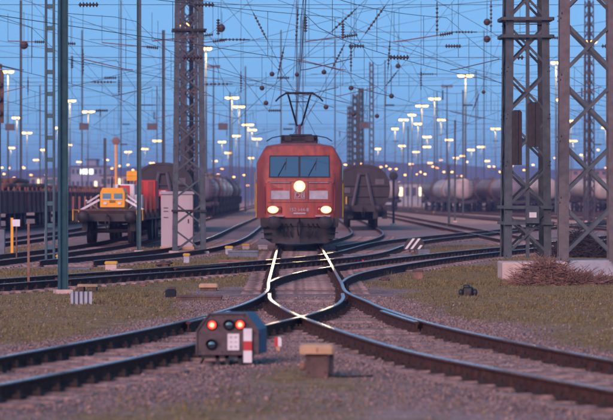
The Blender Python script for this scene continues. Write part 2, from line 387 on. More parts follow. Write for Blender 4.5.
vor = n.new('ShaderNodeTexVoronoi'); vor.inputs['Scale'].default_value = 17; l.new(geo.outputs['Position'], vor.inputs['Vector'])
stone_c = ramp(vor.outputs['Color'], [(0.15, (0.13,0.090,0.082)), (0.5, (0.30,0.215,0.19)), (0.9, (0.55,0.41,0.36))])
big = noise(0.55, 8, 0.68); dirt_c = ramp(big.outputs[0], [(0.34, (0.115,0.078,0.068)), (0.66, (0.46,0.33,0.285))])
mx1 = n.new('ShaderNodeMix'); mx1.data_type = 'RGBA'; mx1.inputs[0].default_value = 0.5
l.new(dirt_c.outputs[0], mx1.inputs[6]); l.new(stone_c.outputs[0], mx1.inputs[7])
gn = noise(3.0, 8, 0.7); grass_c = ramp(gn.outputs[0], [(0.3, (0.115,0.082,0.032)), (0.5, (0.26,0.18,0.070)), (0.72, (0.42,0.285,0.125))])
fine = noise(1.6, 7, 0.7)
ma = n.new('ShaderNodeMath'); ma.operation = 'SUBTRACT'; l.new(fine.outputs[0], ma.inputs[0]); ma.inputs[1].default_value = 0.5
mb_ = n.new('ShaderNodeMath'); mb_.operation = 'MULTIPLY_ADD'; l.new(ma.outputs[0], mb_.inputs[0]); mb_.inputs[1].default_value = 1.6; l.new(attr.outputs['Fac'], mb_.inputs[2])
mr = n.new('ShaderNodeMapRange'); l.new(mb_.outputs[0], mr.inputs[0]); mr.inputs[1].default_value = 0.3; mr.inputs[2].default_value = 0.75
mx2 = n.new('ShaderNodeMix'); mx2.data_type = 'RGBA'; l.new(mr.outputs[0], mx2.inputs[0]); l.new(mx1.outputs[2], mx2.inputs[6]); l.new(grass_c.outputs[0], mx2.inputs[7])
st = n.new('ShaderNodeAttribute'); st.attribute_name = 'stain'           # brake dust and oil along the rails
sn = noise(0.9, 6, 0.65); sm1 = n.new('ShaderNodeMapRange'); l.new(sn.outputs[0], sm1.inputs[0]); sm1.inputs[1].default_value = 0.38; sm1.inputs[2].default_value = 0.62
sm2 = n.new('ShaderNodeMath'); sm2.operation = 'MULTIPLY'; l.new(st.outputs['Fac'], sm2.inputs[0]); l.new(sm1.outputs[0], sm2.inputs[1])
mx3 = n.new('ShaderNodeMix'); mx3.data_type = 'RGBA'; mx3.blend_type = 'MULTIPLY'; mx3.inputs[7].default_value = (0.46, 0.36, 0.32, 1)
l.new(sm2.outputs[0], mx3.inputs[0]); l.new(mx2.outputs[2], mx3.inputs[6])
l.new(mx3.outputs[2], b.inputs['Base Color'])
bp = n.new('ShaderNodeBump'); bp.inputs['Strength'].default_value = 0.8; bp.inputs['Distance'].default_value = 0.03
l.new(vor.outputs['Distance'], bp.inputs['Height']); l.new(bp.outputs[0], b.inputs['Normal'])
me.materials.append(gm); me.polygons.foreach_set('use_smooth', [True]*len(me.polygons))
tag(link('ground', me), kind='structure')

# ------------------------------------------------------------------ sleepers and clips
def sleeper_mesh(ln, seed):
    rr = random.Random(seed); m_ = MB()
    m_.cbox((0, 0, -0.050), (ln, 0.25+rr.uniform(-.015,.015), 0.17), 0.014); return m_.mesh('sleeper', 'sleeper')
SL = [sleeper_mesh(2.6, k) for k in range(4)]
_c = MB(); _c.box((0, 0, 0.012), (0.34, 0.15, 0.022)); _c.box((-0.105, 0, 0.040), (0.075, 0.10, 0.048)); _c.box((0.105, 0, 0.040), (0.075, 0.10, 0.048))
_c.lathe([(0.020,0),(0.020,0.045)], (-0.115,0,0.055), (0,0,1), 6); _c.lathe([(0.020,0),(0.020,0.045)], (0.115,0,0.055), (0,0,1), 6)
CHAIR = _c.mesh('rail_clip', 'chair')
TOP = 0.023
def lay(line, parent, clips=True, step=0.65, y0=None, y1=None, xlim=None):
    acc = step/2; last = line[0]; k = 0; cnt = 0
    for i in range(1, len(line)):
        seg = line[i]-last; ln = seg.length; pos = 0.0
        while acc <= ln-pos:
            pos += acc; acc = step; p = last+seg*(pos/ln)
            if (y0 is None or p.y >= y0) and (y1 is None or p.y <= y1) and abs(p.x) < 0.1035*p.y+2.6:
                t = seg.normalized()
                o = link('sleeper', SL[k % 4], parent, (p.x+random.uniform(-.03,.03), p.y, TOP-0.023+random.uniform(-.006,.004)), (0, 0, math.atan2(-t.x, t.y)+random.uniform(-.012,.012)))
                k += 1
                if clips:
                    for sx in (-0.7525, 0.7525): link('rail_clip', CHAIR, o, (sx, 0, 0.020))
        acc -= ln-pos; last = line[i]
    return k
def track(line, label, clips=True, sleepers=True, y1=None, head='rail_head', y0=None, dz=0.0, rail_from=None):
    t = thing('railway_track', label, 'railway track', (0,0,0))
    ln = line if rail_from is None else [p for p in line if p.y >= rail_from]
    for sx in (-G, G): rail(offset(ln, sx), t, dz=dz, head=head)
    if sleepers: lay(line, t, clips, y0=y0, y1=y1)
    return t

# near turnout: stock rails, blades through the frog, long bearers, then two diverging tracks
turn = thing('railway_turnout', 'symmetrical railway turnout opening towards the viewer in the foreground', 'turnout', (0,0,0))
rail(L_stock, turn, 'stock_rail'); rail(R_stock, turn, 'stock_rail')
rail(LB, turn, 'switch_rail', 0.0016); rail(RB, turn, 'switch_rail', 0.0032)
def xat(line, Y):
    best = None
    for p, q in zip(line[:-1], line[1:]):
        a, b = (p, q) if p.y < q.y else (q, p)
        if a.y <= Y <= b.y and b.y > a.y: return a.x+(b.x-a.x)*(Y-a.y)/(b.y-a.y)
    return None
Y = 65.5
while Y > 41.0:
    xs = [xat(q, Y) for q in (L_stock, LB, RB, R_stock)]; xs = [x for x in xs if x is not None]
    w = max(2.6, max(xs)-min(xs)+0.95); cx = (max(xs)+min(xs))/2
    o = link('bearer', sleeper_mesh(w, int(Y*10)), turn, (cx, Y, random.uniform(-.040,-.004)), (0, 0, random.uniform(-.006,.006)))
    used = []
    for x in xs:
        if all(abs(x-u) > 0.2 for u in used):
            used.append(x); link('rail_clip', CHAIR, o, (x-cx, 0, 0.020))
    Y -= 0.64
def midline(a, b, y1, y0):
    out = []; Y = y1
    while Y > y0:
        xa_, xb_ = xat(a, Y), xat(b, Y)
        if xa_ is None or xb_ is None: break
        out.append(Vector(((xa_+xb_)/2, Y, 0))); Y -= 0.5
    return out
for a, b in ((L_stock, LB), (RB, R_stock)):
    ml = midline(a, b, 40.6, 26.0)
    acc = 0.3; last = ml[0]
    for p in ml[1:]:
        seg = p-last; ln = seg.length; pos = 0
        while acc <= ln-pos:
            pos += acc; acc = 0.65; q = last+seg*(pos/ln); t = seg.normalized()
            o = link('sleeper', SL[random.randrange(4)], turn, (q.x, q.y, random.uniform(-.026,.002)), (0, 0, math.atan2(-t.x, t.y)+random.uniform(-.015,.015)))
            for r_ in (a, b):
                xx = xat(r_, q.y)
                if xx is not None: link('rail_clip', CHAIR, o, (math.copysign(abs(xx-q.x)/max(abs(t.y),.5), xx-q.x)*-1*(1 if t.y < 0 else -1), 0, 0.020))
        acc -= ln-pos; last = p
# point machine rods and guard rails at the frog
for sx, ln in ((-1, L_stock), (1, R_stock)):
    gl = [p+Vector((-sx*0.115, 0, 0)) for p in ln if 45.2 < p.y < 50.2]
    rail(gl, turn, 'guard_rail', -0.004)

track(A_line, 'railway track carrying the red locomotive straight ahead', y0=66.2, y1=112, dz=0.0008, rail_from=65.5)
track(D_line, 'railway track branching right behind the turnout towards the lattice masts', y0=83, y1=190, dz=0.0024)
track(E_line, 'railway track crossing the picture from lower left in front of the locomotive', y0=50, y1=200, dz=0.004)
track(F_line, 'railway track under the wagon train with the yellow machine', clips=False, y0=62, y1=135, head='rail_dull')
track(G2_line, 'empty railway track between the yellow machine and the stake wagons', clips=False, y0=80, y1=150, head='rail_dull')
track(G_line, 'railway track under the row of brown stake wagons', clips=False, sleepers=False, head='rail_dull')
track(M_line, 'empty railway track bending left just beside the locomotive', clips=False, y0=88, y1=140, head='rail_head')
track(N_line, 'railway track under the dark round-roofed hopper wagon', clips=False, y0=113, y1=150, head='rail_dull')
for k, ln in enumerate(right_lines):
    track(ln, f'straight yard track right of the hopper wagon, {ORD[k]} counted from it', clips=False, sleepers=(k < 4), y0=125, y1=175, head='rail_head' if k % 2 else 'rail_dull')

# ------------------------------------------------------------------ loose ballast stones and dry grass (uncountable)
def scatter(nb, y0, y1, keep):
    Y = np.sqrt(rng.uniform(y0**2, y1**2, nb)); X = rng.uniform(-1, 1, nb)*(Y*0.099+0.7)
    k = keep(X, Y); return X[k], Y[k]
def bed(X, Y):
    g = grass_share(X, Y); return rng.uniform(0, 1, X.shape) < np.clip(1.05-g*1.5, 0.06, 1)
SX, SY = scatter(90000, 26.0, 62.0, bed)
N = len(SX); base = np.array([(1,0,0),(-1,0,0),(0,1,0),(0,-1,0),(0,0,1),(0,0,-1)], float)
sz = rng.uniform(0.009, 0.024, N)*np.where(rng.uniform(0,1,N) < 0.08, 1.7, 1.0)
ang = rng.uniform(0, 6.28, N); jit = rng.uniform(0.6, 1.25, (N, 6, 3))
V = base[None]*jit*sz[:,None,None]; V[:,:,2] *= 0.75
c, s_ = np.cos(ang)[:,None], np.sin(ang)[:,None]
tl = rng.uniform(-0.6, 0.6, N)[:,None]
Vx = V[:,:,0]+V[:,:,2]*tl; Vy = V[:,:,1]
V = np.stack([Vx*c-Vy*s_+SX[:,None], Vx*s_+Vy*c+SY[:,None], V[:,:,2]+(sz*0.3)[:,None]], -1)
tri = np.array([(0,2,4),(2,1,4),(1,3,4),(3,0,4),(2,0,5),(1,2,5),(3,1,5),(0,3,5)])
def big_mesh(name, V, T, mats):
    me = bpy.data.meshes.new(name); nv = V.shape[0]; nt_ = T.shape[0]
    me.vertices.add(nv); me.vertices.foreach_set('co', V.astype(np.float32).ravel())
    me.loops.add(nt_*3); me.loops.foreach_set('vertex_index', T.astype(np.int32).ravel())
    me.polygons.add(nt_); me.polygons.foreach_set('loop_start', np.arange(0, nt_*3, 3, dtype=np.int32)); me.polygons.foreach_set('loop_total', np.full(nt_, 3, dtype=np.int32))
    me.materials.append(M[mats]); me.update(calc_edges=True); me.validate(); return me
T = (np.arange(N)[:,None,None]*6+tri[None]).reshape(-1, 3)
tag(link('ballast_stones', big_mesh('ballast_stones', V.reshape(-1,3), T, 'stone')), 'loose grey brown ballast stones lying around the foreground rails', 'ballast', kind='stuff')

def green(X, Y):
    g = grass_share(X, Y); return rng.uniform(0, 1, X.shape) < np.clip(g*1.1-0.10, 0.02, 0.9)*np.clip(1.4-Y/140, .2, 1)
GX, GY = scatter(210000, 26.0, 125.0, lambda X, Y: green(X, Y) & (track_dist(X, Y) > 0.95))
N = len(GX); h = rng.uniform(0.018, 0.058, N)*(0.7+0.6*np.clip(wob(GX*2.1, GY*1.7)+.3, 0, 1)); a = rng.uniform(0, 6.28, N); wv = rng.uniform(0.006, 0.016, N)*(0.6+GY/90); ln_ = rng.uniform(0.2, 1.3, N)*h
ca, sa = np.cos(a), np.sin(a)
p0 = np.stack([GX-ca*wv, GY-sa*wv, np.full(N, -0.02)], -1); p1 = np.stack([GX+ca*wv, GY+sa*wv, np.full(N, -0.02)], -1)
p2 = np.stack([GX-sa*ln_, GY+ca*ln_, h], -1)
# taller dead stalks in loose clumps
nc = 420; CXs, CYs = scatter(nc, 27.0, 80.0, lambda X, Y: track_dist(X, Y) > 1.0)
k_ = rng.integers(6, 22, len(CXs)); WX = np.repeat(CXs, k_)+rng.normal(0, 0.09, k_.sum()); WY = np.repeat(CYs, k_)+rng.normal(0, 0.09, k_.sum())
Nw = len(WX); hw_ = rng.uniform(0.05, 0.19, Nw)*np.repeat(rng.uniform(0.5, 1.1, len(CXs)), k_); aw = rng.uniform(0, 6.28, Nw); lw = rng.uniform(0.1, 0.7, Nw)*hw_; ww = rng.uniform(0.003, 0.007, Nw)
cw, sw = np.cos(aw), np.sin(aw)
q0 = np.stack([WX-cw*ww, WY-sw*ww, np.full(Nw, -0.02)], -1); q1 = np.stack([WX+cw*ww, WY+sw*ww, np.full(Nw, -0.02)], -1); q2 = np.stack([WX-sw*lw, WY+cw*lw, hw_], -1)
p0 = np.concatenate([p0, q0]); p1 = np.concatenate([p1, q1]); p2 = np.concatenate([p2, q2]); N += Nw
V = np.stack([p0, p1, p2], 1).reshape(-1, 3); T = np.arange(N*3).reshape(-1, 3)
tag(link('dry_grass', big_mesh('dry_grass', V, T, 'grass')), 'short dry grass growing between the tracks', 'grass', kind='stuff')

# ================================================================== rolling stock
_w = MB(); _w.lathe([(0.10,-0.07),(0.46,-0.07),(0.46,0.06),(0.49,0.065),(0.49,0.085),(0.10,0.085)], (0,0,0), (1,0,0), 20)
WHEEL = _w.mesh('wheel', 'dark', True)
_b = MB(); _b.lathe([(0.09,0),(0.09,-0.30),(0.075,-0.30),(0.075,-0.45),(0.225,-0.46),(0.235,-0.50),(0.225,-0.525),(0.02,-0.545)], (0,0,0), (0,1,0), 16)
BUFFER = _b.mesh('buffer', 'dark', True)
def wheels(t, ys, r=0.46, z=RAIL_Z):
    for y in ys:
        for sx in (-1, 1): link('wheel', WHEEL, t, (sx*0.76, y, z+r), (0, 0, 0 if sx > 0 else math.pi))
        m_ = MB(); m_.tube([(-0.78,y,z+r),(0.78,y,z+r)], 0.08, 8); m_.build('axle', 'dark', t)
def buffers(t, y=0.0, z=RAIL_Z+1.05, back=None):
    for sx in (-1, 1):
        link('buffer', BUFFER, t, (sx*0.875, y, z))
        if back is not None: link('buffer', BUFFER, t, (sx*0.875, back, z), (0, 0, math.pi))
def hook(t, y, z=RAIL_Z+1.04):
    m_ = MB(); m_.bar((0,y,z),(0,y-0.32,z), 0.07, 0.10); m_.bar((0,y-0.30,z-0.02),(0,y-0.34,z+0.12), 0.06, 0.05)
    m_.tube([(-0.06,y-0.30,z),(-0.07,y-0.34,z-0.25),(-0.03,y-0.30,z-0.46),(0.03,y-0.30,z-0.46),(0.07,y-0.34,z-0.25),(0.06,y-0.30,z)], 0.022, 6)
    m_.build('coupling_hook', 'dark', t)

# ------------------------------------------------------------------ red electric locomotive (front at y = 0, body runs to +y)
ly = F/29.0
loco = thing('locomotive', 'red electric locomotive with lit headlights and raised pantograph', 'locomotive', (xa(ly), ly, RAIL_Z), math.atan(0.24/51.3))
def section(y, hw, zb, zs, hr, zr, crown):       # half outline: bottom, shoulder, roof edge, crown
    return [(-hw,y,zb),(-hw,y,zs-0.35),(-hw+0.02,y,zs),(-hr-0.08,y,zr-0.10),(-hr,y,zr),(-hr*0.5,y,crown),(hr*0.5,y,crown),(hr,y,zr),(hr+0.08,y,zr-0.10),(hw-0.02,y,zs),(hw,y,zs-0.35),(hw,y,zb)]
secs = [  # y, half width, bottom, shoulder, roof half width, roof edge z, crown z
    (0.00, 1.12, 1.02, 2.24, 1.07, 2.29, 2.30),
    (0.03, 1.16, 1.00, 2.30, 1.11, 2.34, 2.35),
    (0.26, 1.34, 1.00, 2.60, 1.13, 2.835, 2.84),
    (0.48, 1.465, 1.00, 2.93, 1.15, 3.315, 3.32),
    (0.56, 1.485, 1.00, 2.95, 1.14, 3.46, 3.50),
    (0.74, 1.49, 1.00, 2.96, 1.15, 3.50, 3.57),
    (1.6, 1.49, 1.00, 2.96, 1.15, 3.52, 3.62),
    (18.0, 1.49, 1.00, 2.96, 1.15, 3.52, 3.62),
    (19.0, 1.30, 1.00, 2.70, 1.10, 3.00, 3.05),
    (19.3, 1.16, 1.00, 2.30, 1.10, 2.40, 2.45)]
mb = MB(); n12 = 12
rings = [section(*q) for q in secs]
for r_ in rings: mb.v += r_
for i in range(len(rings)-1):
    for j in range(n12):
        mb.f.append((i*n12+j, i*n12+(j+1)%n12, (i+1)*n12+(j+1)%n12, (i+1)*n12+j)); mb.m.append(0)
mb.f.append(tuple(range(n12))); mb.m.append(0); mb.f.append(tuple(range(len(rings)*n12-1, len(rings)*n12-n12-1, -1))); mb.m.append(0)
body = mb.build('body', 'red', loco, True)
# windscreen: two tilted panes set in a dark frame; slope follows the nose between z 2.36 and 3.34
sl = (0.48-0.03)/(3.32-2.35)
def ny(z): return 0.03+(z-2.35)*sl
def pane(name, m, x0, x1, z0, z1, out, th=0.02, top=0.0):
    p = MB(); dy = -out
    vs = [(x0,ny(z0)+dy,z0),(x1,ny(z0)+dy,z0),(x1-top*(1 if x1>0 else 0),ny(z1)+dy,z1),(x0+top*(1 if x0<0 else 0),ny(z1)+dy,z1)]
    vs += [(x,y+th,z) for x,y,z in vs]
    p.add(vs, [(0,1,2,3),(7,6,5,4),(0,4,5,1),(1,5,6,2),(2,6,7,3),(3,7,4,0)]); return p.build(name, m, loco)
fr = pane('windscreen_frame', 'black', -1.06, 1.06, 2.40, 3.17, 0.012, top=0.02)
for x0, x1 in ((-1.01,-0.035),(0.035,1.01)):
    w_ = pane('windscreen', 'glass', x0, x1, 2.44, 3.13, 0.022)
    p = MB(); cx = (x0+x1)/2; p.bar((cx-0.22,ny(2.46)-0.05,2.46),(cx+0.05,ny(2.95)-0.045,2.95), 0.022, 0.014); p.bar((cx+0.03,ny(2.70)-0.05,2.66),(cx+0.07,ny(3.08)-0.04,3.08), 0.03, 0.012)
    p.build('wiper', 'black', w_)
# brow above the windscreen and centre headlamp
def lamp(name, x, z, rx, rz, y, halo=True):
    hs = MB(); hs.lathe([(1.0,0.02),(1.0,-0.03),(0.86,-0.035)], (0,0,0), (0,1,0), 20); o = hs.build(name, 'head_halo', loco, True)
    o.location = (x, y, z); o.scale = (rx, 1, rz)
    c_ = MB(); c_.lathe([(0.58,0.0),(0.58,-0.040),(0.4,-0.048),(0.05,-0.052)], (0,0,0), (0,1,0), 16); c_.build('lens', 'head_lamp', o, True)
    ld = bpy.data.lights.new('headlight_beam', 'SPOT'); ld.energy = 80; ld.color = (1.0, 0.68, 0.34); ld.spot_size = R(26); ld.spot_blend = 0.8; ld.shadow_soft_size = 0.22
    lo = bpy.data.objects.new('headlight_beam', ld); COL.objects.link(lo); lo.parent = loco; lo.location = (x, y-0.12, z); lo.rotation_euler = (R(-90+2.5), 0, math.pi); lo.rotation_euler = (R(87.0), 0, math.pi)
    return o
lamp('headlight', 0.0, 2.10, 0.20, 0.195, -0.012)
for sx in (-1, 1):
    p = MB(); p.cbox((0,0,0),(0.50,0.05,0.21),0.02); o = p.build('lamp_housing', 'red_dk', loco); o.location = (sx*0.86, -0.02, 1.29)
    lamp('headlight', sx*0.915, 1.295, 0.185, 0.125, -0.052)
    q = MB(); q.lathe([(0.07,0),(0.07,-0.02),(0.02,-0.035)], (sx*0.70,-0.046,1.29), (0,1,0), 14); q.build('tail_light', 'tail_lamp', loco)
    q = MB(); q.box((sx*0.66,-0.008,1.80),(0.64,0.03,0.29)); q.build('pale_panel', 'light_grey', loco)
    q = MB(); q.box((sx*0.74,-0.010,2.02),(0.34,0.02,0.035)); q.build('step_ledge', 'red_dk', loco)
    q = MB(); q.box((sx*0.80,-0.07,1.075),(0.52,0.14,0.035)); q.build('step_plate', 'light_grey', loco)
    q = MB(); q.tube([(sx*1.18,0.02,1.15),(sx*1.20,-0.03,1.25),(sx*1.22,-0.02,2.0),(sx*1.20,0.04,2.1)], 0.016, 6); q.build('handrail', 'red_dk', loco)
    q = MB(); q.box((sx*1.497,0.98,2.62),(0.02,0.62,0.60)); wq = q.build('side_window', 'glass', loco)
    q = MB(); q.box((sx*1.494,1.85,2.0),(0.02,0.68,1.8)); dq = q.build('cab_door', 'red_dk', loco)
    q = MB(); q.tube([(sx*1.53,1.45,1.25),(sx*1.55,1.45,1.35),(sx*1.55,1.45,2.5),(sx*1.53,1.45,2.6)], 0.018, 6); q.build('door_rail', 'yellow', loco)
    q = MB(); q.bar((sx*1.50,0.60,1.02),(sx*1.50,0.60,2.2), 0.03, 0.05); q.build('corner_strip', 'yellow', loco)
    q = MB()
    for k in range(9): q.box((sx*1.495,4.2+k*1.35,2.75),(0.025,1.15,0.42))
    q.build('grille', 'wagon_dark', loco)
q = MB(); q.box((0,-0.012,1.275),(0.02,0.01,0.02)); q.build('badge_bolt', 'light_grey', loco)
q = MB(); q.cbox((0,0,0),(0.40,0.022,0.26),0.008); o = q.build('emblem_plate', 'red_dk', loco); o.location = (0,-0.010,1.79)
fr_ = MB()
for d in ((0,.118,.36,.018),(0,-.118,.36,.018),(-.171,0,.018,.218),(.171,0,.018,.218)): fr_.box((d[0],-0.016,d[1]),(d[2],0.010,d[3]))
fr_.build('emblem_border', 'light_grey', o)
text('emblem_letters', 'DB', 0.25, 'light_grey', o, (0,-0.015,0), (R(90),0,0))
text('running_number', '152 144-8', 0.165, 'light_grey', loco, (-0.02,-0.006,1.29), (R(90),0,0), 0.008)
q = MB(); q.box((0.0,-0.012,1.165),(0.42,0.025,0.045)); q.build('number_underline', 'light_grey', loco)
for z in (1.545, 2.255):
    q = MB(); q.box((0,-0.004,z),(2.20,0.012,0.012)); q.build('panel_seam', 'black', loco)
for sx in (-1, 1):
    q = MB(); q.box((sx*0.30,-0.004,1.90),(0.010,0.012,0.70)); q.build('panel_seam', 'black', loco)
    q = MB(); q.tube([(sx*0.32,-0.03,2.235),(sx*0.36,-0.07,2.235),(sx*0.98,-0.07,2.235),(sx*1.02,-0.03,2.235)],0.013,6); q.build('handrail', 'light_grey', loco)
# headstock, buffers, plough, steps, under-gear
q = MB(); q.prism([(-1.34,0.72),(-1.36,1.00),(-1.25,1.03),(1.25,1.03),(1.36,1.00),(1.34,0.72)], 0.06, 0.42); q.build('headstock', 'under', loco)
for sx in (-1, 1):
    o = link('buffer', BUFFER.copy(), loco, (sx*0.875, 0.08, 0.85)); o.data.materials[0] = M['under']; hook(loco, 0.06, 0.86)
q = MB()
for sx in (-1, 1):
    q.add([(0,-0.16,0.13),(0,0.02,0.70),(sx*1.26,0.30,0.70),(sx*1.22,0.26,0.30),(sx*0.95,0.20,0.13),(0,0.02,0.13),(0,0.14,0.70),(sx*1.24,0.42,0.70),(sx*1.20,0.38,0.30),(sx*0.93,0.32,0.13)],
          [(0,1,2,3,4),(9,8,7,6,5),(0,5,6,1),(1,6,7,2),(2,7,8,3),(3,8,9,4),(4,9,5,0)])
q.build('snow_plough', 'under', loco)
for sx in (-1, 1):
    for k in range(3):
        q = MB(); q.box((sx*1.16,0.10+0.03*k,0.30+0.20*k),(0.34,0.22,0.03)); q.build('step', 'dark', loco)
    for x in (0.30, 0.46, 0.60):
        q = MB(); q.tube([(sx*x,0.04,0.80),(sx*x,-0.10,0.74),(sx*x*0.98,-0.13,0.55),(sx*x*0.92,-0.10,0.36)], 0.028, 6); q.build('brake_hose', 'black', loco)
    q = MB(); q.bar((sx*1.02,-0.02,0.72),(sx*1.02,-0.02,1.02),0.30,0.03); q.build('buffer_shroud', 'light_grey' if False else 'under', loco)
for yb in (2.6, 5.4, 13.6, 16.4):
    for sx in (-1, 1): o = link('wheel', WHEEL, loco, (sx*0.76, yb, 0.60), (0, 0, 0 if sx > 0 else math.pi)); o.scale = (1, 1.28, 1.28)
q = MB()
for y0 in (1.6, 12.6):
    for sx in (-1, 1): q.box((sx*1.05, y0+2.4, 0.62), (0.16, 4.2, 0.42))
q.build('bogie_frame', 'under', loco)
q = MB(); q.box((0,9.5,0.70),(2.5,3.6,0.60)); q.build('transformer_tank', 'under', loco)
# roof gear and pantograph
q = MB(); q.box((0,3.0,3.66),(1.20,2.0,0.10)); q.box((0.05,3.2,3.83),(0.80,1.2,0.24)); q.box((-0.40,2.1,3.80),(0.24,0.30,0.20)); q.box((0.36,2.1,3.78),(0.30,0.30,0.18)); q.build('roof_equipment', 'under', loco)
for sx in (-1, 1):
    for yy in (2.2, 3.9):
        q = MB(); q.lathe([(0.05,0),(0.085,0.03),(0.05,0.06),(0.085,0.09),(0.05,0.12),(0.085,0.15),(0.05,0.18),(0.085,0.21),(0.04,0.25)], (sx*0.55,yy,3.60), (0,0,1), 10); q.build('roof_insulator', 'insul', loco, True)
q = MB(); q.tube([(-0.62,2.2,3.88),(0.62,2.2,3.88)], 0.035, 6); q.tube([(-0.62,3.9,3.88),(0.62,3.9,3.88)], 0.035, 6)
for sx in (-1, 1): q.tube([(sx*0.55,2.2,3.88),(sx*0.55,3.9,3.88)], 0.035, 6); q.tube([(sx*0.62,2.2,3.88),(sx*0.62,2.2,3.62)], 0.025, 6); q.tube([(sx*0.62,2.2,3.88),(sx*0.95,2.3,3.82),(sx*1.15,2.4,3.70)],0.02,6)
base = q.build('pantograph_base', 'dark', loco)
kn = (0.02, 5.2, 4.30); hd = (0.0, 3.0, 5.42)
q = MB(); q.tube([(0,2.9,3.90),kn], 0.06, 8); q.build('pantograph_lower_arm', 'red_dk', loco)
q = MB()
for sx in (-1, 1): q.tube([(sx*0.06,kn[1],kn[2]),(sx*0.10,kn[1]-0.05,kn[2]+0.05),(sx*0.36,hd[1]+0.15,5.24),(sx*0.40,hd[1],5.36)], 0.034, 6)
q.tube([(-0.30,hd[1]+0.5,5.12),(0.30,hd[1]+0.5,5.12)],0.018,6)
q.build('pantograph_upper_arm', 'dark', loco)
for yy in (-0.28, 0.28):
    q = MB(); q.tube([(-0.84,hd[1]+yy,5.12),(-0.70,hd[1]+yy,5.27),(-0.48,hd[1]+yy,5.40),(0.48,hd[1]+yy,5.40),(0.70,hd[1]+yy,5.27),(0.84,hd[1]+yy,5.12)], 0.026, 6); q.bar((-0.5,hd[1]+yy,5.425),(0.5,hd[1]+yy,5.425),0.06,0.035); q.build('contact_strip', 'dark', loco)
q = MB(); q.box((-0.40,hd[1],5.36),(0.05,0.6,0.05)); q.box((0.40,hd[1],5.36),(0.05,0.6,0.05)); q.build('pantograph_head', 'dark', loco)

# ------------------------------------------------------------------ hopper wagon (dark, rounded roof, A-shaped end frame)
def hopper(label, mat_body, loc, rz=0.0, length=12.0, group=None, ladder=True):
    t = thing('hopper_wagon', label, 'wagon', loc, rz, group)
    prof = [(-0.95,1.02),(-1.27,1.36),(-1.44,1.78),(-1.49,2.20),(-1.43,2.60),(-1.26,2.95),(-1.00,3.21),(-0.70,3.37),(-0.36,3.45),(0,3.47)]; prof = prof+[(-x,z) for x, z in prof[-2::-1]]
    q = MB(); q.prism(prof, 0.75, length-0.75); q.build('hopper_body', mat_body, t, True)
    q = MB()
    o2 = [(x*1.03, 1.35+(z-1.35)*1.02) for x, z in prof]; k = len(prof)
    for y0 in (0.72,):
        vs = [(x,y0,z) for x, z in o2]+[(x*0.95,y0,1.35+(z-1.35)*0.955) for x, z in prof]+[(x,y0+0.14,z) for x, z in o2]+[(x*0.95,y0+0.14,1.35+(z-1.35)*0.955) for x, z in prof]
        fs = []
        for i in range(k-1): fs += [(i,i+1,k+i+1,k+i),(2*k+i,2*k+k+i,2*k+k+i+1,2*k+i+1),(i,2*k+i,2*k+i+1,i+1),(k+i,k+i+1,3*k+i+1,3*k+i)]
        q.add(vs, fs)
    q.build('end_rim', 'wagon_dark', t)
    for z in (1.75, 2.35):
        q = MB(); q.box((0,0.70,z),(2.86,0.10,0.09)); q.build('end_stiffener', 'wagon_dark', t)
    for sx in (-1, 1):
        q = MB(); q.bar((sx*0.58,0.28,1.15),(sx*0.20,0.66,3.02),0.14,0.09); q.build('end_strut', 'wagon_grey', t)
        q = MB(); q.box((sx*0.95,0.705,2.52 if sx > 0 else 2.06),(0.50,0.03,0.34 if sx > 0 else 0.30)); q.build('end_plate', 'wagon_grey', t)
    q = MB(); q.bar((-0.26,0.64,2.98),(0.26,0.64,2.98),0.10,0.12); q.build('strut_tie', mat_body, t)
    q = MB(); q.box((-0.92,0.60,1.5),(0.07,0.05,0.42)); q.build('handle', 'yellow', t)
    q = MB(); q.box((0,0.34,1.06),(2.7,0.66,0.24)); q.box((0,0.02,1.05),(2.5,0.10,0.36)); q.build('end_sill', 'wagon_dark', t)
    q = MB(); q.box((0,length/2,1.16),(2.2,length-1.2,0.34)); q.prism([(-1.3,1.36),(-0.5,0.5),(0.5,0.5),(1.3,1.36)], 3.0, length-3.0); q.build('underframe', 'dark', t)
    for x in (-1.2, -0.7, 0.7, 1.2):
        q = MB(); q.box((x,0.10,0.70),(0.28,0.2,0.44)); q.build('step', 'dark', t)
    buffers(t, -0.05, 1.05, length+0.05); hook(t, -0.03, 1.04); wheels(t, (1.7, 3.5, length-3.5, length-1.7), z=0)
    return t
p = at(363, 0, 18.0)
hopper('dark round-roofed hopper wagon with A-shaped end frame, right of the locomotive', 'wagon_dark', (p.x, p.y, RAIL_Z), 0.0)
hopper('second hopper wagon coupled behind the one right of the locomotive', 'wagon_grey', (p.x+0.04, p.y+13.2, RAIL_Z), 0.0)

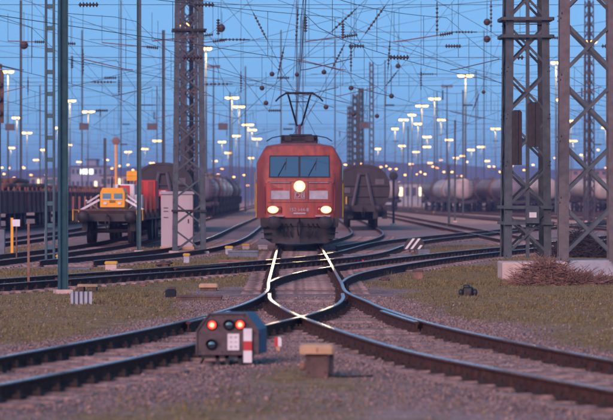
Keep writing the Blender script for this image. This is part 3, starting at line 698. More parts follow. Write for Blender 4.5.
# ------------------------------------------------------------------ train on the left: flat wagon, yellow machine, red and white loads, hopper, tanks
def on_line(line, Y):
    for p_, q_ in zip(line[:-1], line[1:]):
        if p_.y <= Y <= q_.y:
            u = (Y-p_.y)/(q_.y-p_.y); d = q_-p_; return Vector((p_.x+d.x*u, Y, RAIL_Z)), math.atan2(-d.x, d.y)
def flat_wagon(label, loc, rz, length=13.0):
    t = thing('flat_wagon', label, 'wagon', loc, rz)
    q = MB(); q.box((0,length/2,1.18),(2.56,length,0.16)); q.build('deck', 'wood', t)
    for sx in (-1, 1):
        q = MB(); q.box((sx*1.28,length/2,1.00),(0.12,length-0.2,0.24)); q.build('side_sill', 'wagon_dark', t)
        for k in range(6):
            q = MB(); q.bar((sx*1.36,0.6+k*2.3,0.95),(sx*1.36,0.6+k*2.3,1.75),0.08,0.10); q.build('stake', 'wagon_brown', t)
        q = MB(); q.tube([(sx*1.08,-0.12,0.8),(sx*1.08,-0.12,1.22),(sx*1.30,-0.12,1.26),(sx*1.30,-0.12,0.85)],0.022,6); q.build('grab_rail', 'yellow', t)
    q = MB(); q.box((0,0.08,1.02),(2.5,0.16,0.40)); q.build('end_board', 'wagon_dark', t)
    q = MB(); q.box((0,length/2,0.86),(0.9,length-2,0.3)); q.build('underframe', 'dark', t)
    for x in (-0.9, 0.9):
        q = MB(); q.box((x,1.6,0.62),(0.2,2.6,0.34)); q.build('bogie_frame', 'dark', t)
    buffers(t, 0, 1.0, length); hook(t, 0.0, 1.0); wheels(t, (0.9, 2.7, length-2.7, length-0.9), z=0)
    return t
c0, r0 = on_line(F_line, 119.0)
flat_wagon('brown flat wagon at the head of the left train, carrying the yellow machine', c0, r0)
def ahead(d, x=0.0, z=0.0): return c0+Matrix.Rotation(r0, 3, 'Z') @ Vector((x, d, z))
mz = RAIL_Z+1.262
m1 = thing('track_machine', 'small bright yellow track machine with white arms on the flat wagon', 'machine', (*ahead(0.9, 0.08).xy, mz), r0)
m1.scale = (1.0, 1.0, 1.12)
q = MB(); q.prism([(-0.46,0.10),(-0.46,0.55),(-0.38,0.72),(0.38,0.72),(0.46,0.55),(0.46,0.10)], 0, 1.6); q.build('cab', 'orange', m1)
q = MB(); q.box((0,0.02,0.03),(0.86,0.10,0.16)); q.box((0,0.8,0.05),(0.9,1.7,0.10)); q.build('chassis', 'orange', m1)
q = MB(); q.box((0,-0.05,0.03),(0.94,0.06,0.09)); q.build('bumper', 'black', m1)
q = MB(); q.lathe([(0.05,0),(0.05,0.07),(0.02,0.10)], (0.22,0.3,0.72), (0,0,1), 10); q.build('beacon', 'arm', m1)
q = MB(); q.tube([(-0.1,0.9,0.7),(-0.1,0.9,1.02),(-0.1,1.0,1.06)], 0.03, 6); q.build('exhaust', 'dark', m1)
for k in range(3):
    q = MB(); q.box((0,-0.014,0.235+k*0.03),(0.22,0.02,0.012)); q.build('grille_slat', 'black', m1)
for sx in (-1, 1):
    q = MB(); q.box((sx*0.215,-0.012,0.44),(0.31,0.02,0.19)); wq = q.build('cab_window', 'glass', m1); q = MB(); q.box((sx*0.215,-0.018,0.335),(0.31,0.02,0.025)); q.build('window_sill', 'white', wq)
    q = MB(); q.box((sx*0.27,-0.02,0.20),(0.12,0.03,0.08)); q.build('cab_light', 'white', m1)
    q = MB(); q.bar((sx*0.50,0.1,0.32),(sx*1.18,-0.1,-0.02),0.07,0.07); q.bar((sx*0.52,0.3,0.48),(sx*0.95,0.0,0.22),0.05,0.05); q.build('support_arm', 'white', m1)
    q = MB(); q.bar((sx*0.60,0.5,0.02),(sx*0.98,-0.05,0.30),0.05,0.05); q.build('brace', 'white', m1)
def load(name, label, cat, d, x, size, m, extra=None, z=0.0):
    t = thing(name, label, cat, (*ahead(d, x).xy, mz+z), r0)
    q = MB(); q.cbox((0,0,size[2]/2),size,0.03); q.build('body', m, t)
    if extra: extra(t, size)
    return t
def stripes(m, n_):
    def f(t, s):
        for k in range(n_):
            q = MB(); q.box((-s[0]/2+s[0]*(k+0.5)/n_, -s[1]/2-0.012, s[2]*0.5),(s[0]/n_*0.5, 0.02, s[2]*0.9)); q.build('stripe', m, t)
    return f
load('crate', 'white load with red bands just behind the yellow machine', 'crate', 3.9, 0.35, (0.75,1.4,0.95), 'white', stripes('red_paint', 1))
load('crate', 'tall red crate between the white load and the thin green mast', 'crate', 6.4, 0.95, (0.80,1.6,1.12), 'red_paint', stripes('red_dk', 2))
load('crate', 'low red and white crate right of the thin green mast', 'crate', 9.6, 1.2, (0.75,0.9,0.75), 'red_paint', stripes('white', 2))
load('frame_stack', 'stack of white frames leaning between yellow machine and red crate', 'frames', 2.9, 0.92, (0.30,0.8,0.55), 'white', None)
def slats(t, s):
    q = MB(); q.box((0,-s[1]/2-0.01,s[2]*.55),(s[0]*.9,0.02,s[2]*.12)); q.build('rib', 'orange', t)
    for sx in (-1,1):
        q = MB(); q.box((sx*0.22,0,-0.55),(0.07,0.07,1.14)); q.build('leg', 'wagon_dark', t)
load('container', 'plain yellow container raised on legs above the red crate', 'container', 11.4, 0.02, (0.55,0.8,0.40), 'orange', slats, z=1.12)
c1, r1 = on_line(F_line, 134.0)
flat_wagon('second brown flat wagon on the left train, behind the one with the yellow machine', c1, r1)
c1, r1 = on_line(F_line, 149.0)
flat_wagon('third brown flat wagon on the left train, just in front of the dark hopper', c1, r1)
c1, r1 = on_line(F_line, 167.0)
hopper('dark hopper wagon behind the yellow container on the left train', 'wagon_dark', c1, r1, 12.5)
c1, r1 = on_line(F_line, 181.5)
hopper('second dark hopper wagon of the left train, mostly behind the white kiosk', 'wagon_dark', c1, r1, 12.5)

def tank(label, m, loc, rz=0.0, length=12.0, group=None, band=None, r=1.45):
    t = thing('tank_wagon', label, 'wagon', loc, rz, group)
    zc = 1.25+r
    prof = [(0.05,0.55),(r*0.45,0.60),(r*0.75,0.74),(r*0.93,0.95),(r,1.25),(r,length-1.25),(r*0.93,length-0.95),(r*0.75,length-0.74),(r*0.45,length-0.60),(0.05,length-0.55)]
    q = MB(); q.lathe(prof, (0,0,zc), (0,1,0), 26); q.build('barrel', m, t, True)
    if band:
        q = MB(); q.lathe([(r*1.004,2.2),(r*1.008,2.22),(r*1.008,3.5),(r*1.004,3.52)], (0,0,zc), (0,1,0), 26); q.build('band', band, t, True)
    q = MB(); q.box((0,length/2,1.08),(1.7,length-0.3,0.26)); q.box((0,0.18,1.05),(2.6,0.2,0.34)); q.build('frame', 'wagon_dark', t)
    for y in (2.0, length-2.0):
        q = MB(); q.box((0,y,1.42),(2.3,0.5,0.5)); q.build('saddle', 'wagon_dark', t)
    q = MB()
    for sx in (-0.22, 0.22): q.tube([(sx+0.75,0.30,1.2),(sx+0.75,0.42,zc+r*0.8),(sx+0.6,1.2,zc+r+0.05)],0.025,5)
    for k in range(8): q.tube([(0.53,0.32+0.01*k,1.4+k*0.28),(0.97,0.32+0.01*k,1.4+k*0.28)],0.018,5)
    q.build('end_ladder', 'dark', t)
    q = MB(); q.box((0,length/2,zc+r+0.05),(0.6,length*0.5,0.05)); q.lathe([(0.28,0),(0.28,0.22),(0.1,0.28)],(0,length/2,zc+r+0.02),(0,0,1),12); q.build('top_hatch', 'wagon_grey', t)
    buffers(t, 0.1, 1.05, length-0.1); wheels(t, (1.4, 3.2, length-3.2, length-1.4), z=0)
    return t
yy = 262.0
for k, (m, bnd) in enumerate((('tank_blue',None),('tank_dark','red_paint'),('tank_silver',None),('tank_white',None),('tank_silver','tank_dark'),('wagon_dark',None),('tank_dark',None),('tank_dark',None))):
    c, r_ = on_line(F_line, yy)
    tank(f'{["blue grey","dark red-banded","silver","white","silver dark-banded","charcoal","brown","dull brown"][k]} tank wagon left of the locomotive, {ORD[k]} behind the hopper', m, c, r_, 12.6, 'tank wagons on the left train', bnd, r=1.12 if k % 2 else 1.02)
    yy += 13.6

# ------------------------------------------------------------------ row of stake wagons at the far left, loaded with timber and scrap
def stake_wagon(label):
    t = thing('stake_wagon', label, 'wagon', group='stake wagons in the left row'); ln = 13.6
    q = MB(); q.box((0,ln/2,1.12),(2.6,ln,0.22)); q.build('floor', 'wagon_brown', t)
    for sx in (-1, 1):
        q = MB(); q.box((sx*1.27,ln/2,1.60),(0.06,ln-0.1,0.76)); q.build('side_board', 'wagon_brown', t)
        q = MB(); q.box((sx*1.30,ln/2,2.00),(0.10,ln-0.05,0.09)); q.build('top_rail', 'wagon_grey', t)
        q = MB(); q.box((sx*1.28,ln/2,0.94),(0.10,ln-0.2,0.28)); q.build('side_sill', 'wagon_dark', t)
    sm = MB(); sm.box((0,0,0),(0.10,0.13,1.40)); sme = sm.mesh('stake', 'wagon_brown')
    for k in range(7):
        for sx in (-1, 1): link('stake', sme, t, (sx*1.36, 0.4+k*2.1, 1.54))
    for y in (0.06, ln-0.06):
        q = MB(); q.box((0,y,1.55),(2.5,0.10,0.70)); q.build('end_board', 'wagon_brown', t)
    buffers(t, 0, 1.05, ln); wheels(t, (1.3, 3.1, ln-3.1, ln-1.3), z=0)
    return t
first = None; yy = 150.0
for k in range(9):
    c, r_ = on_line(G_line, yy)
    lb = f'rusty brown stake wagon in the left row, {ORD[k]} from the left edge'
    if first is None: first = stake_wagon(lb); first.location = c; first.rotation_euler = (0,0,r_)
    else: dup(first, c, r_, lb)
    # load: round timber, pile height varies from wagon to wagon
    t = thing('log_pile', f'brown load piled on the {ORD[k]} stake wagon from the left edge', 'timber', (c.x, c.y, RAIL_Z+1.235), r_, 'loads on the stake wagons')
    rr = random.Random(k); rows = (4,4,5,3,4,3,4,3,3)[k]
    lm = MB(); lm.tube([(0,0,0),(0.02,2,0.01),(-0.01,4.0,0)], 0.17, 9, radii=[0.18,0.17,0.155]); lme = lm.mesh('log', 'wood', True)
    for half in (0, 1, 2):
        for j in range(rows):
            for i in range(6-j//2):
                if j == rows-1 and rr.random() < 0.35: continue
                link('log', lme, t, (-0.95+(j%2)*0.17+i*0.34+(j//2)*0.17, 0.5+half*4.25+rr.uniform(-.1,.1), 0.18+j*0.295), (rr.uniform(-.01,.01), 0, rr.uniform(-.015,.015)))
    yy += 14.8

# ------------------------------------------------------------------ trains standing in the right-hand yard, seen end on
right = [ (2, 343, 'tank_white', None, 'white'), (2, 356.5, 'tank_white', None, 'off-white'), (3, 352, 'tank_dark', None, 'dark brown'), (3, 365.5, 'tank_dark', None, 'sooty brown'),
          (4, 345, 'tank_white', 'tank_silver', 'pinkish white'), (4, 358.5, 'tank_silver', None, 'silver'), (1, 455, 'tank_silver', None, 'pale silver'), (1, 468.5, 'tank_white', None, 'pale white'),
          (5, 372, 'tank_dark', 'tank_white', 'dark white-banded'), (5, 386, 'tank_blue', None, 'slate blue'), (0, 520, 'tank_blue', None, 'hazy blue grey'), (3, 338, 'tank_blue', None, 'blue grey'), (1, 400, 'tank_white', 'tank_dark', 'white dark-banded'), (0, 430, 'tank_dark', None, 'rusty brown'), (0, 444, 'tank_white', None, 'hazy white'), (5, 340, 'tank_white', None, 'bright white'), (6, 350, 'tank_dark', 'red_paint', 'dark red-banded'), (6, 364, 'tank_white', None, 'grimy white'), (2, 371, 'tank_dark', None, 'dim brown'), (4, 373, 'tank_dark', None, 'sooty black')]
for tr, Y_, m, bnd, cn in right:
    tank(f'{cn} tank wagon, right-hand yard, {ORD[tr]} track from the hopper wagon', m, *on_line(right_lines[tr], Y_), 12.6, 'tank wagons in the right yard', bnd, r=1.16)
# red box wagon / shunter at the far right edge
sh = thing('shunting_locomotive', 'red shunting locomotive far off behind the right lattice mast', 'locomotive', (RIGHT_X[6]-1.2, 318, RAIL_Z), 0.0)
q = MB(); q.cbox((0,3.0,1.9),(1.9,6.0,1.5),0.08); q.build('bonnet', 'red', sh)
q = MB(); q.cbox((0,7.2,2.45),(2.9,2.6,2.7),0.12); q.build('cab', 'red', sh)
q = MB(); q.cbox((0,7.2,3.87),(3.0,2.9,0.14),0.05); q.build('cab_roof', 'light_grey', sh)
for sx in (-1, 1):
    q = MB(); q.box((sx*0.95,5.885,3.1),(0.7,0.04,0.7)); q.build('cab_window', 'glass', sh)
    q = MB(); q.lathe([(0.14,0),(0.14,-0.05),(0.05,-0.07)], (sx*0.7,0.0,1.8),(0,1,0),12); q.build('headlight', 'window_white', sh)
q = MB(); q.box((0,5,1.0),(2.8,10.5,0.3)); q.box((0,-0.2,1.0),(2.8,0.12,0.5)); q.build('frame', 'wagon_dark', sh)
buffers(sh, -0.26, 1.0); wheels(sh, (1.6, 4.6, 8.0), z=0)

# ================================================================== lattice masts
def lattice(name, label, loc, wb, wt, H, panel, leg, brace, m, rz=0.0, mb_m=None, cat='mast', group=None, single=False):
    t = thing(name, label, cat, loc, rz, group); mb_m = mb_m or m
    def cor(i, z):
        w = (wb+(wt-wb)*z/H)/2; return Vector(((-w, w, w, -w)[i], (-w, -w, w, w)[i], z))
    for i in range(4):
        q = MB(); a, b_ = cor(i, 0), cor(i, H); sx, sy = (1, -1, -1, 1)[i], (1, 1, -1, -1)[i]
        for p0, p1 in ((Vector((0,0,0)), None),):
            def ring(c): return [c, c+Vector((sx*leg,0,0)), c+Vector((sx*leg,sy*.018,0)), c+Vector((sx*.018,sy*.018,0)), c+Vector((sx*.018,sy*leg,0)), c+Vector((0,sy*leg,0))]
            q.v = [tuple(p) for p in ring(a)+ring(b_)]
            q.f = [(0,1,2,3,4,5),(11,10,9,8,7,6)]+[(k,(k+1)%6,(k+1)%6+6,k+6) for k in range(6)]; q.m = [0]*8
        q.build('leg', m, t)
    n_ = int(H/panel); ph = H/n_
    for k in range(n_):
        z0, z1 = k*ph, (k+1)*ph
        for i in range(4):
            j = (i+1) % 4; ins = 0.012
            c = Vector((0,0,0))
            def pt(ii, z, d):
                p_ = cor(ii, z); inw = Vector((0, 1, 0)) if i == 0 else Vector((-1, 0, 0)) if i == 1 else Vector((0,-1,0)) if i == 2 else Vector((1,0,0))
                return p_+inw*d
            pairs = [((i,z0),(j,z1))] if single and k % 2 else [((j,z0),(i,z1))] if single else [((i,z0),(j,z1)),((j,z0),(i,z1))]
            for q_, (a_, b2) in enumerate(pairs):
                q = MB(); inw = (Vector((0,1,0)),Vector((-1,0,0)),Vector((0,-1,0)),Vector((1,0,0)))[i]
                q.bar(pt(a_[0],a_[1]+0.03,0.022+q_*0.03), pt(b2[0],b2[1]-0.03,0.022+q_*0.03), brace, 0.022, up=inw); q.build('brace', mb_m, t)
            if k and k % 5 == 0:
                q = MB(); q.bar(pt(i,z0,0.07),pt(j,z0,0.07),brace,0.022,up=(0,0,1)); q.build('strut', mb_m, t)
    return t
pl = gp(189, 254.0)
lm_ = lattice('lattice_mast', 'blue-grey steel lattice mast standing in front of the white kiosk', pl, 1.12, 0.86, 12.5, 0.86, 0.17, 0.055, 'mast', R(3))
for zz in (2.0-0.55, 7.5, 8.6):
    q = MB()
    for i in range(2): q.bar((-0.58,-0.62+i*1.2,zz),(0.58,-0.62+i*1.2,zz),0.10,0.07)
    q.build('cross_bar', 'dark', lm_)
for sx in (-1, 1):
    for sy in (-1, 1):
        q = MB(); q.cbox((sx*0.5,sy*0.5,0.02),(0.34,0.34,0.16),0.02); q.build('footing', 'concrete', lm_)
# second, dimmer tower behind it
lattice('lattice_mast', 'dark lattice mast seen through the mast in front of the kiosk', (at(187,0,18.5).x, F/18.5, 0), 1.0, 0.9, 14.0, 1.0, 0.20, 0.08, 'mast_warm', R(20))
q = MB(); tq = thing('cable_cabinet', 'dark tall cable cabinet fixed high behind the kiosk mast', 'cabinet', (at(187,0,18.0).x, F/18.0, 3.2))
q.cbox((0,0,1.2),(0.55,0.3,2.2),0.03); q.build('housing', 'wagon_dark', tq)
q = MB(); q.tube([(0,0.1,-3.2),(0,0.1,0.2)],0.06,6); q.build('pole', 'dark', tq)

p = gp(528, 274.0); s1 = F/p.y
big1 = lattice('lattice_mast', 'blue-grey lattice mast with a meter box, left of the two right masts', (p.x, p.y+0.9, 0.40), 1.19, 1.02, 9.5, 1.12, 0.19, 0.062, 'mast', R(2), mb_m='mast')
for zz in (1.27, 0.87, 5.58, 6.02):
    q = MB()
    for i in range(2): q.bar((-0.62,-0.64+i*1.24,zz),(0.62,-0.64+i*1.24,zz),0.09,0.08)
    for i in range(2): q.bar((-0.62+i*1.24,-0.60,zz+0.004),(-0.62+i*1.24,0.56,zz+0.004),0.09,0.078)
    q.build('ring_frame', 'mast', big1)
q = MB(); q.bar((0,-0.5,0),(0,-0.5,9.4),0.09,0.06); q.build('cable_duct', 'mast', big1)
q = MB(); q.cbox((0.10,-0.74,1.09),(0.35,0.18,0.44),0.02); o = q.build('meter_box', 'mast', big1)
q = MB(); q.box((0.10,-0.836,1.08),(0.18,0.012,0.13)); q.build('label_plate', 'white', o)
p2 = gp(592, 276.0)
big2 = lattice('lattice_mast', 'pinkish grey lattice mast at the right edge, above the twig heap', (p2.x-0.05, p2.y+0.55, 0.36), 1.48, 1.40, 9.0, 1.5, 0.25, 0.085, 'mast_warm', R(-3), mb_m='mast')
# concrete footings
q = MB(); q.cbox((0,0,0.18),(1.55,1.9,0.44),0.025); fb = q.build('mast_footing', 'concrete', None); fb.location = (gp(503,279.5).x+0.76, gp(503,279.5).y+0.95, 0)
tag(fb, 'pink-tinged concrete block under the mast with the meter box', 'footing')
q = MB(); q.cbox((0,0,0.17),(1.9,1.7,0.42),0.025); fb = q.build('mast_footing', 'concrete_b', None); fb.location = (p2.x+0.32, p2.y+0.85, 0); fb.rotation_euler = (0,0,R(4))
tag(fb, 'bluish concrete block under the mast at the right edge', 'footing')
# signal heads hung on the right mast (seen from behind)
for (x0, x1, y0, y1), lb in (((512,522,110,165),'narrow dark signal screen on the left leg of the meter-box mast'), ((527.5,540,102,147),'wide dark signal screen in the middle of the meter-box mast')):
    s_ = 42.0 if x0 > 520 else 41.0
    c = at((x0+x1)/2, (y0+y1)/2, s_); t = thing('signal_screen', lb, 'signal', c)
    w_, h_ = (x1-x0)/s_, (y1-y0)/s_
    q = MB(); q.prism([(-w_/2,-h_/2),(w_/2,-h_/2),(w_/2,h_/2-0.05),(w_/2-0.05,h_/2),(-w_/2+0.05,h_/2),(-w_/2,h_/2-0.05)], 0, 0.10); q.build('screen', 'dark', t)
    for k in range(3):
        q = MB(); q.lathe([(w_*0.32,0.1),(w_*0.36,0.34),(w_*0.33,0.34)], (0,0,-h_/3+k*h_/3), (0,1,0), 12); q.build('lamp_hood', 'black', t)
    q = MB(); q.bar((0,-0.02,-h_/2),(0,-0.02,h_/2),0.05,0.04); q.build('spine', 'dark', t)

s_ = 26.0; c = at(-1, 0, s_); t = thing('signal_mast', 'tall dark signal screen on a post cut by the left edge', 'signal', (c.x, c.y, 0))
zc = HC+(HOR-97)/s_
q = MB(); q.prism([(-0.18,-1.0),(0.18,-1.0),(0.18,0.95),(0.10,1.05),(-0.10,1.05),(-0.18,0.95)], 0, 0.1, origin=(0,0,zc)); q.build('screen', 'brown', t)
q = MB(); q.tube([(0,0.14,0),(0,0.14,zc+0.9)], 0.06, 8); q.build('post', 'mast', t)
q = MB(); q.cbox((0,0,zc+1.18),(0.24,0.2,0.2),0.03); q.build('top_box', 'arm', t)
for k in range(3):
    q = MB(); q.lathe([(0.10,0),(0.12,-0.16),(0.11,-0.16)], (0,0,zc-0.6+k*0.55), (0,1,0), 12); q.build('lamp_hood', 'black', t)
q = MB(); q.cbox((0,0.14,0.05),(0.5,0.5,0.2),0.02); q.build('footing', 'concrete', t)
# ------------------------------------------------------------------ channel masts and thin poles
def channel_mast(label, loc, w, H, pitch, rz=0.0, d=0.20):
    t = thing('channel_mast', label, 'mast', loc, rz)
    for sx in (-1, 1):
        q = MB(); q.box((sx*(w/2-0.03),0,H/2),(0.06,d,H)); q.build('channel', 'mast_green', t)
    z = 0.5; pm = MB(); pm.box((0,0,0),(w-0.122,d*0.8,0.12)); pme = pm.mesh('batten', 'mast_green')
    while z < H: link('batten', pme, t, (0,0,z)); z += pitch
    q = MB(); q.cbox((0,0,0.02),(w+0.25,d+0.3,0.16),0.02); q.build('footing', 'concrete', t)
    return t
g_ = gp(50, 265.0); channel_mast('blue-green channel mast with open battens, left of the pair at the left', g_, 0.28, 9.5, 0.62)
def beam_mast(label, loc, w, H, m='mast_green', d=None, rz=0.0, group=None):
    t = thing('beam_mast', label, 'mast', loc, rz, group); d = d or w
    q = MB(); 
    for sx in (-1, 1): q.box((sx*(w/2-w*0.07),0,H/2),(w*0.14,d,H))
    q.box((0,0,H/2),(w*0.74,d*0.16,H-0.006)); q.build('beam', m, t)
    q = MB(); q.box((0,0,0.03),(w+0.16,d+0.16,0.12)); q.build('footing', 'concrete', t)
    return t
g_ = gp(63, 294.0); beam_mast('solid blue-green beam mast, nearest mast at the left', g_, 0.18, 8.5, rz=R(14))
g_ = gp(139, 253.0); beam_mast('slim blue-green mast beside the red crates of the left train', g_, 0.145, 11.0)
far_masts = [(163.5,232,30,0.16),(21,228,0,0.14),(105,222,138,0.20),(121,214,0,0.12),(202.5,226,40,0.16),(230,211,92,0.16),(245.5,213,66,0.14),(281,216,30,0.10),(296.8,214,0,0.14),(303,212,20,0.10),
             (335,214,40,0.10),(385,214,60,0.10),(455,222,120,0.12),(463,216,90,0.14),(476,212,70,0.12),(449,226,165,0.16),(565,226,60,0.16),(585,222,40,0.16),(82,216,30,0.10),(40,215,85,0.12),(157,213,86,0.12),(408,211,126,0.14),(437,212,92,0.10),(484,211,30,0.10)]
far_masts.sort()
for k, (x, yb, yt, w_) in enumerate(far_masts):
    s_ = (yb-HOR)/HC; H_ = HC+(HOR-yt)/s_
    beam_mast(f'thin far-off overhead line pole, {ORD[k]} from the left of such poles', (*gp(x, yb).xy, 0), max(w_, 0.12), H_, 'mast', group='far overhead line poles')
for k, (x, yt, s_, w_) in enumerate(((371.5,62,13.5,0.42),(355,94,12.5,0.5),(361,88,12.0,0.46),(589,0,14.0,0.62),(349.5,106,10.5,0.4))):
    lattice('lattice_mast', ['tallest slim lattice mast right of the locomotive, stepped top','slim lattice mast above the hopper wagon','slim lattice mast between the tallest one and the hopper wagon','slim grey lattice mast far behind the right-edge mast','short faint lattice mast just right of the locomotive roof'][k],
            (at(x,0,s_).x, F/s_, 0), w_, w_*0.8, HC+(HOR-yt)/s_, w_*1.1, 0.09, 0.05, 'mast' if k != 3 else 'mast_warm', R(10*k))

# ------------------------------------------------------------------ kiosk behind the left lattice mast
pk = gp(177, 250.5)
kk = thing('kiosk', 'pale pinkish relay kiosk with flat roof behind the lattice mast', 'kiosk', (pk.x, pk.y+0.55, 0), R(0))
q = MB(); q.cbox((0,0,1.02),(1.14,1.0,2.0),0.02); q.build('wall', 'kiosk', kk)
q = MB(); q.cbox((0,0,2.06),(1.26,1.12,0.10),0.02); q.build('roof', 'light_grey', kk)
q = MB(); q.box((0,0,0.06),(1.22,1.08,0.16)); q.build('plinth', 'tan', kk)
q = MB(); q.box((0.1,-0.506,1.05),(0.78,0.016,1.7)); dq = q.build('door', 'kiosk', kk)
q = MB(); q.box((0.40,-0.53,1.05),(0.03,0.04,0.14)); q.build('handle', 'dark', dq)
for z in (1.52, 1.40, 1.18):
    q = MB(); q.box((-0.40,-0.510,z),(0.16,0.014,0.035)); q.build('notice_plate', 'wagon_grey', kk)

# ------------------------------------------------------------------ dwarf signal in the foreground
SY_ = 366.0; sg = gp(229, SY_); ss = F/sg.y
dw = thing('dwarf_signal', 'low trackside signal with two lit red lamps in the foreground', 'signal', sg, R(0))
def dx(px): return (px-229)/ss
def dz(py): return (SY_-py)/ss
front = [(dx(196.5),dz(355)),(dx(196.5),dz(331)),(dx(209),dz(313.5)),(dx(246),dz(313.5)),(dx(258),dz(330)),(dx(258),dz(355))]
q = MB(); q.prism(front, 0, 0.06); q.build('front_plate', 'signal', dw)
q = MB(); n6 = len(front)
back = [(x*0.97+0.105, z*0.99+0.006) for x, z in front]
q.add([(x*0.985,0.062,z) for x, z in front]+[(x,0.55,z) for x, z in back], [tuple(range(n6)), tuple(range(2*n6-1,n6-1,-1))]+[(i,i+n6,(i+1)%n6+n6,(i+1)%n6) for i in range(n6)]); q.build('housing', 'signal_blue', dw)
q = MB()
for a_, b_ in zip(front, front[1:]): q.bar((a_[0],-0.004,a_[1]),(b_[0],-0.004,b_[1]),0.016,0.05,up=(0,1,0))
q.build('rim', 'signal', dw)
for x, y, lit in ((212,325,1),(240,324.7,1),(229,325,0),(211.5,344.5,0)):
    r_ = 0.046 if lit else 0.05
    q = MB(); q.lathe([(r_*1.3,0.0),(r_*1.3,-0.02),(r_*1.08,-0.025),(r_*1.08,0.0)], (dx(x),-0.001,dz(y)), (0,1,0), 20); q.build('lamp_ring', 'black', dw)
    hd_ = MB(); nn = 14; R1 = r_*1.32
    for j in range(nn+1):
        a_ = math.pi*j/nn; hd_.v += [(dx(x)+R1*math.cos(a_),-0.02,dz(y)+R1*math.sin(a_)),(dx(x)+R1*math.cos(a_),-0.09-0.05*math.sin(a_),dz(y)+R1*math.sin(a_)),(dx(x)+R1*1.07*math.cos(a_),-0.02,dz(y)+R1*1.07*math.sin(a_)),(dx(x)+R1*1.07*math.cos(a_),-0.09-0.05*math.sin(a_),dz(y)+R1*1.07*math.sin(a_))]
        if j: o_ = (j-1)*4; hd_.f += [(o_,o_+4,o_+5,o_+1),(o_+2,o_+3,o_+7,o_+6),(o_+1,o_+5,o_+7,o_+3)]; hd_.m += [0,0,0]
    hd_.build('lamp_hood', 'signal', dw)
    if lit:
        q = MB(); q.lathe([(r_,-0.004),(r_*0.9,-0.016),(r_*0.55,-0.024)], (dx(x),0,dz(y)), (0,1,0), 18); lq = q.build('lamp', 'lamp_red', dw, True)
        q = MB(); q.lathe([(r_*0.62,-0.022),(r_*0.5,-0.030),(r_*0.1,-0.034)], (dx(x),0,dz(y)), (0,1,0), 14); q.build('bulb', 'lamp_red_core', lq, True)
    else:
        q = MB(); q.lathe([(r_,-0.004),(r_*0.9,-0.014),(r_*0.3,-0.020)], (dx(x),0,dz(y)), (0,1,0), 18); q.build('lamp', 'glass', dw, True)
q = MB(); q.box((dx(233.4),-0.012,dz(342)),(11.6/ss,0.02,16.5/ss)); pq = q.build('number_plate', 'white', dw)
for zz in (-0.055, 0.0, 0.055):
    for xx in (-0.028, 0.028):
        q = MB(); q.box((dx(233.4)+xx,-0.0235,dz(342)+zz),(0.030,0.004,0.020 if zz else 0.012)); q.build('faded_mark', 'light_grey', pq)
yb_ = [(328.5,341,'white'),(341,350.5,'red_paint'),(350.5,362.5,'white')]
for y0, y1, m in yb_:
    q = MB(); q.box((dx(247.7),-0.045,(dz(y0)+dz(y1))/2),(8.4/ss,0.02,(y1-y0)/ss-0.001)); q.build('mast_board', m, dw)
q = MB(); q.bar((dx(247.7),-0.02,dz(329)),(dx(247.7),-0.02,-0.05),0.03,0.02); q.build('board_post', 'dark', dw)
for x in (217, 226.5, 239.5):
    q = MB(); q.bar((dx(x),0.06,dz(354)),(dx(x)+0.01,0.06,-0.03),0.045,0.06); q.build('leg', 'black', dw)
q = MB(); q.box((dx(227),0.28,dz(357)),(52/ss,0.5,0.04)); q.build('base_frame', 'black', dw)

bm_ = MB(); bm_.lathe([(0.009,0),(0.009,-0.008),(0.004,-0.010)], (0,0,0), (0,1,0), 6); BOLT = bm_.mesh('bolt', 'dark')
for x, y in ((200,333),(200,352),(212,316),(244,316),(255,333),(255,352),(222,352),(224,317)): link('bolt', BOLT, dw, (dx(x),-0.002,dz(y)))
q = MB(); q.tube([(dx(204),0.10,dz(354)),(dx(203),0.06,dz(360)),(dx(200),-0.04,0.02),(dx(190),-0.10,0.012),(dx(170),-0.06,0.006)], 0.014, 6); q.build('cable', 'black', dw)
for zz in (0.16, 0.34):
    q = MB(); q.lathe([(0.012,-0.03),(0.012,0.03)], (dx(258)+0.006,0.05,zz), (0,0,1), 8); q.build('hinge', 'dark', dw)
# ------------------------------------------------------------------ small trackside boxes and posts
def capped(name, label, cat, px, py, w, h, d, body, cap, cap_h, over=0.04, legs=False, rz=0.0):
    g_ = gp(px, py); t = thing(name, label, cat, (g_.x, g_.y+d/2, 0), rz)
    q = MB(); q.cbox((0,0,(h-cap_h)/2-0.02),(w,d,h-cap_h+0.04),0.012); q.build('body', body, t)
    q = MB(); q.cbox((0,0,h-cap_h/2+0.001),(w+over*2,d+over*2,cap_h),min(0.03,cap_h*0.4)); q.build('lid', cap, t)
    if legs:
        for sx in (-1,1):
            q = MB(); q.box((sx*(w/2+over*0.4),-d*0.2,h*0.32),(0.05,0.08,h*0.62)); q.build('bracket', 'dark', t)
    return t
tc_ = capped('cable_box', 'brown cable box with a tan lid in front of the turnout frog', 'box', 317, 378, 0.25, 0.36, 0.24, 'brown', 'tan', 0.10, 0.065)
q = MB(); q.bar((0.155,-0.05,0.02),(0.155,-0.05,0.25),0.05,0.05); q.build('bracket', 'dark', tc_)
q = MB(); q.lathe([(0.035,0),(0.045,0.02),(0.045,0.05),(0.03,0.07)], (-0.19,-0.05,0.12), (1,0,0), 10); q.build('conduit', 'rust', tc_)
for sx in (-1, 1): link('bolt', BOLT, tc_, (sx*0.09,-0.122,0.20)); link('bolt', BOLT, tc_, (sx*0.09,-0.122,0.06))
q = MB(); q.box((0,-0.188,0.305),(0.012,0.008,0.05)); q.build('lid_latch', 'rust', tc_)
q = MB(); q.tube([(0.13,-0.08,0.05),(0.20,-0.12,0.02),(0.34,-0.10,0.010),(0.60,0.1,0.008)], 0.014, 6); q.build('cable', 'black', tc_)
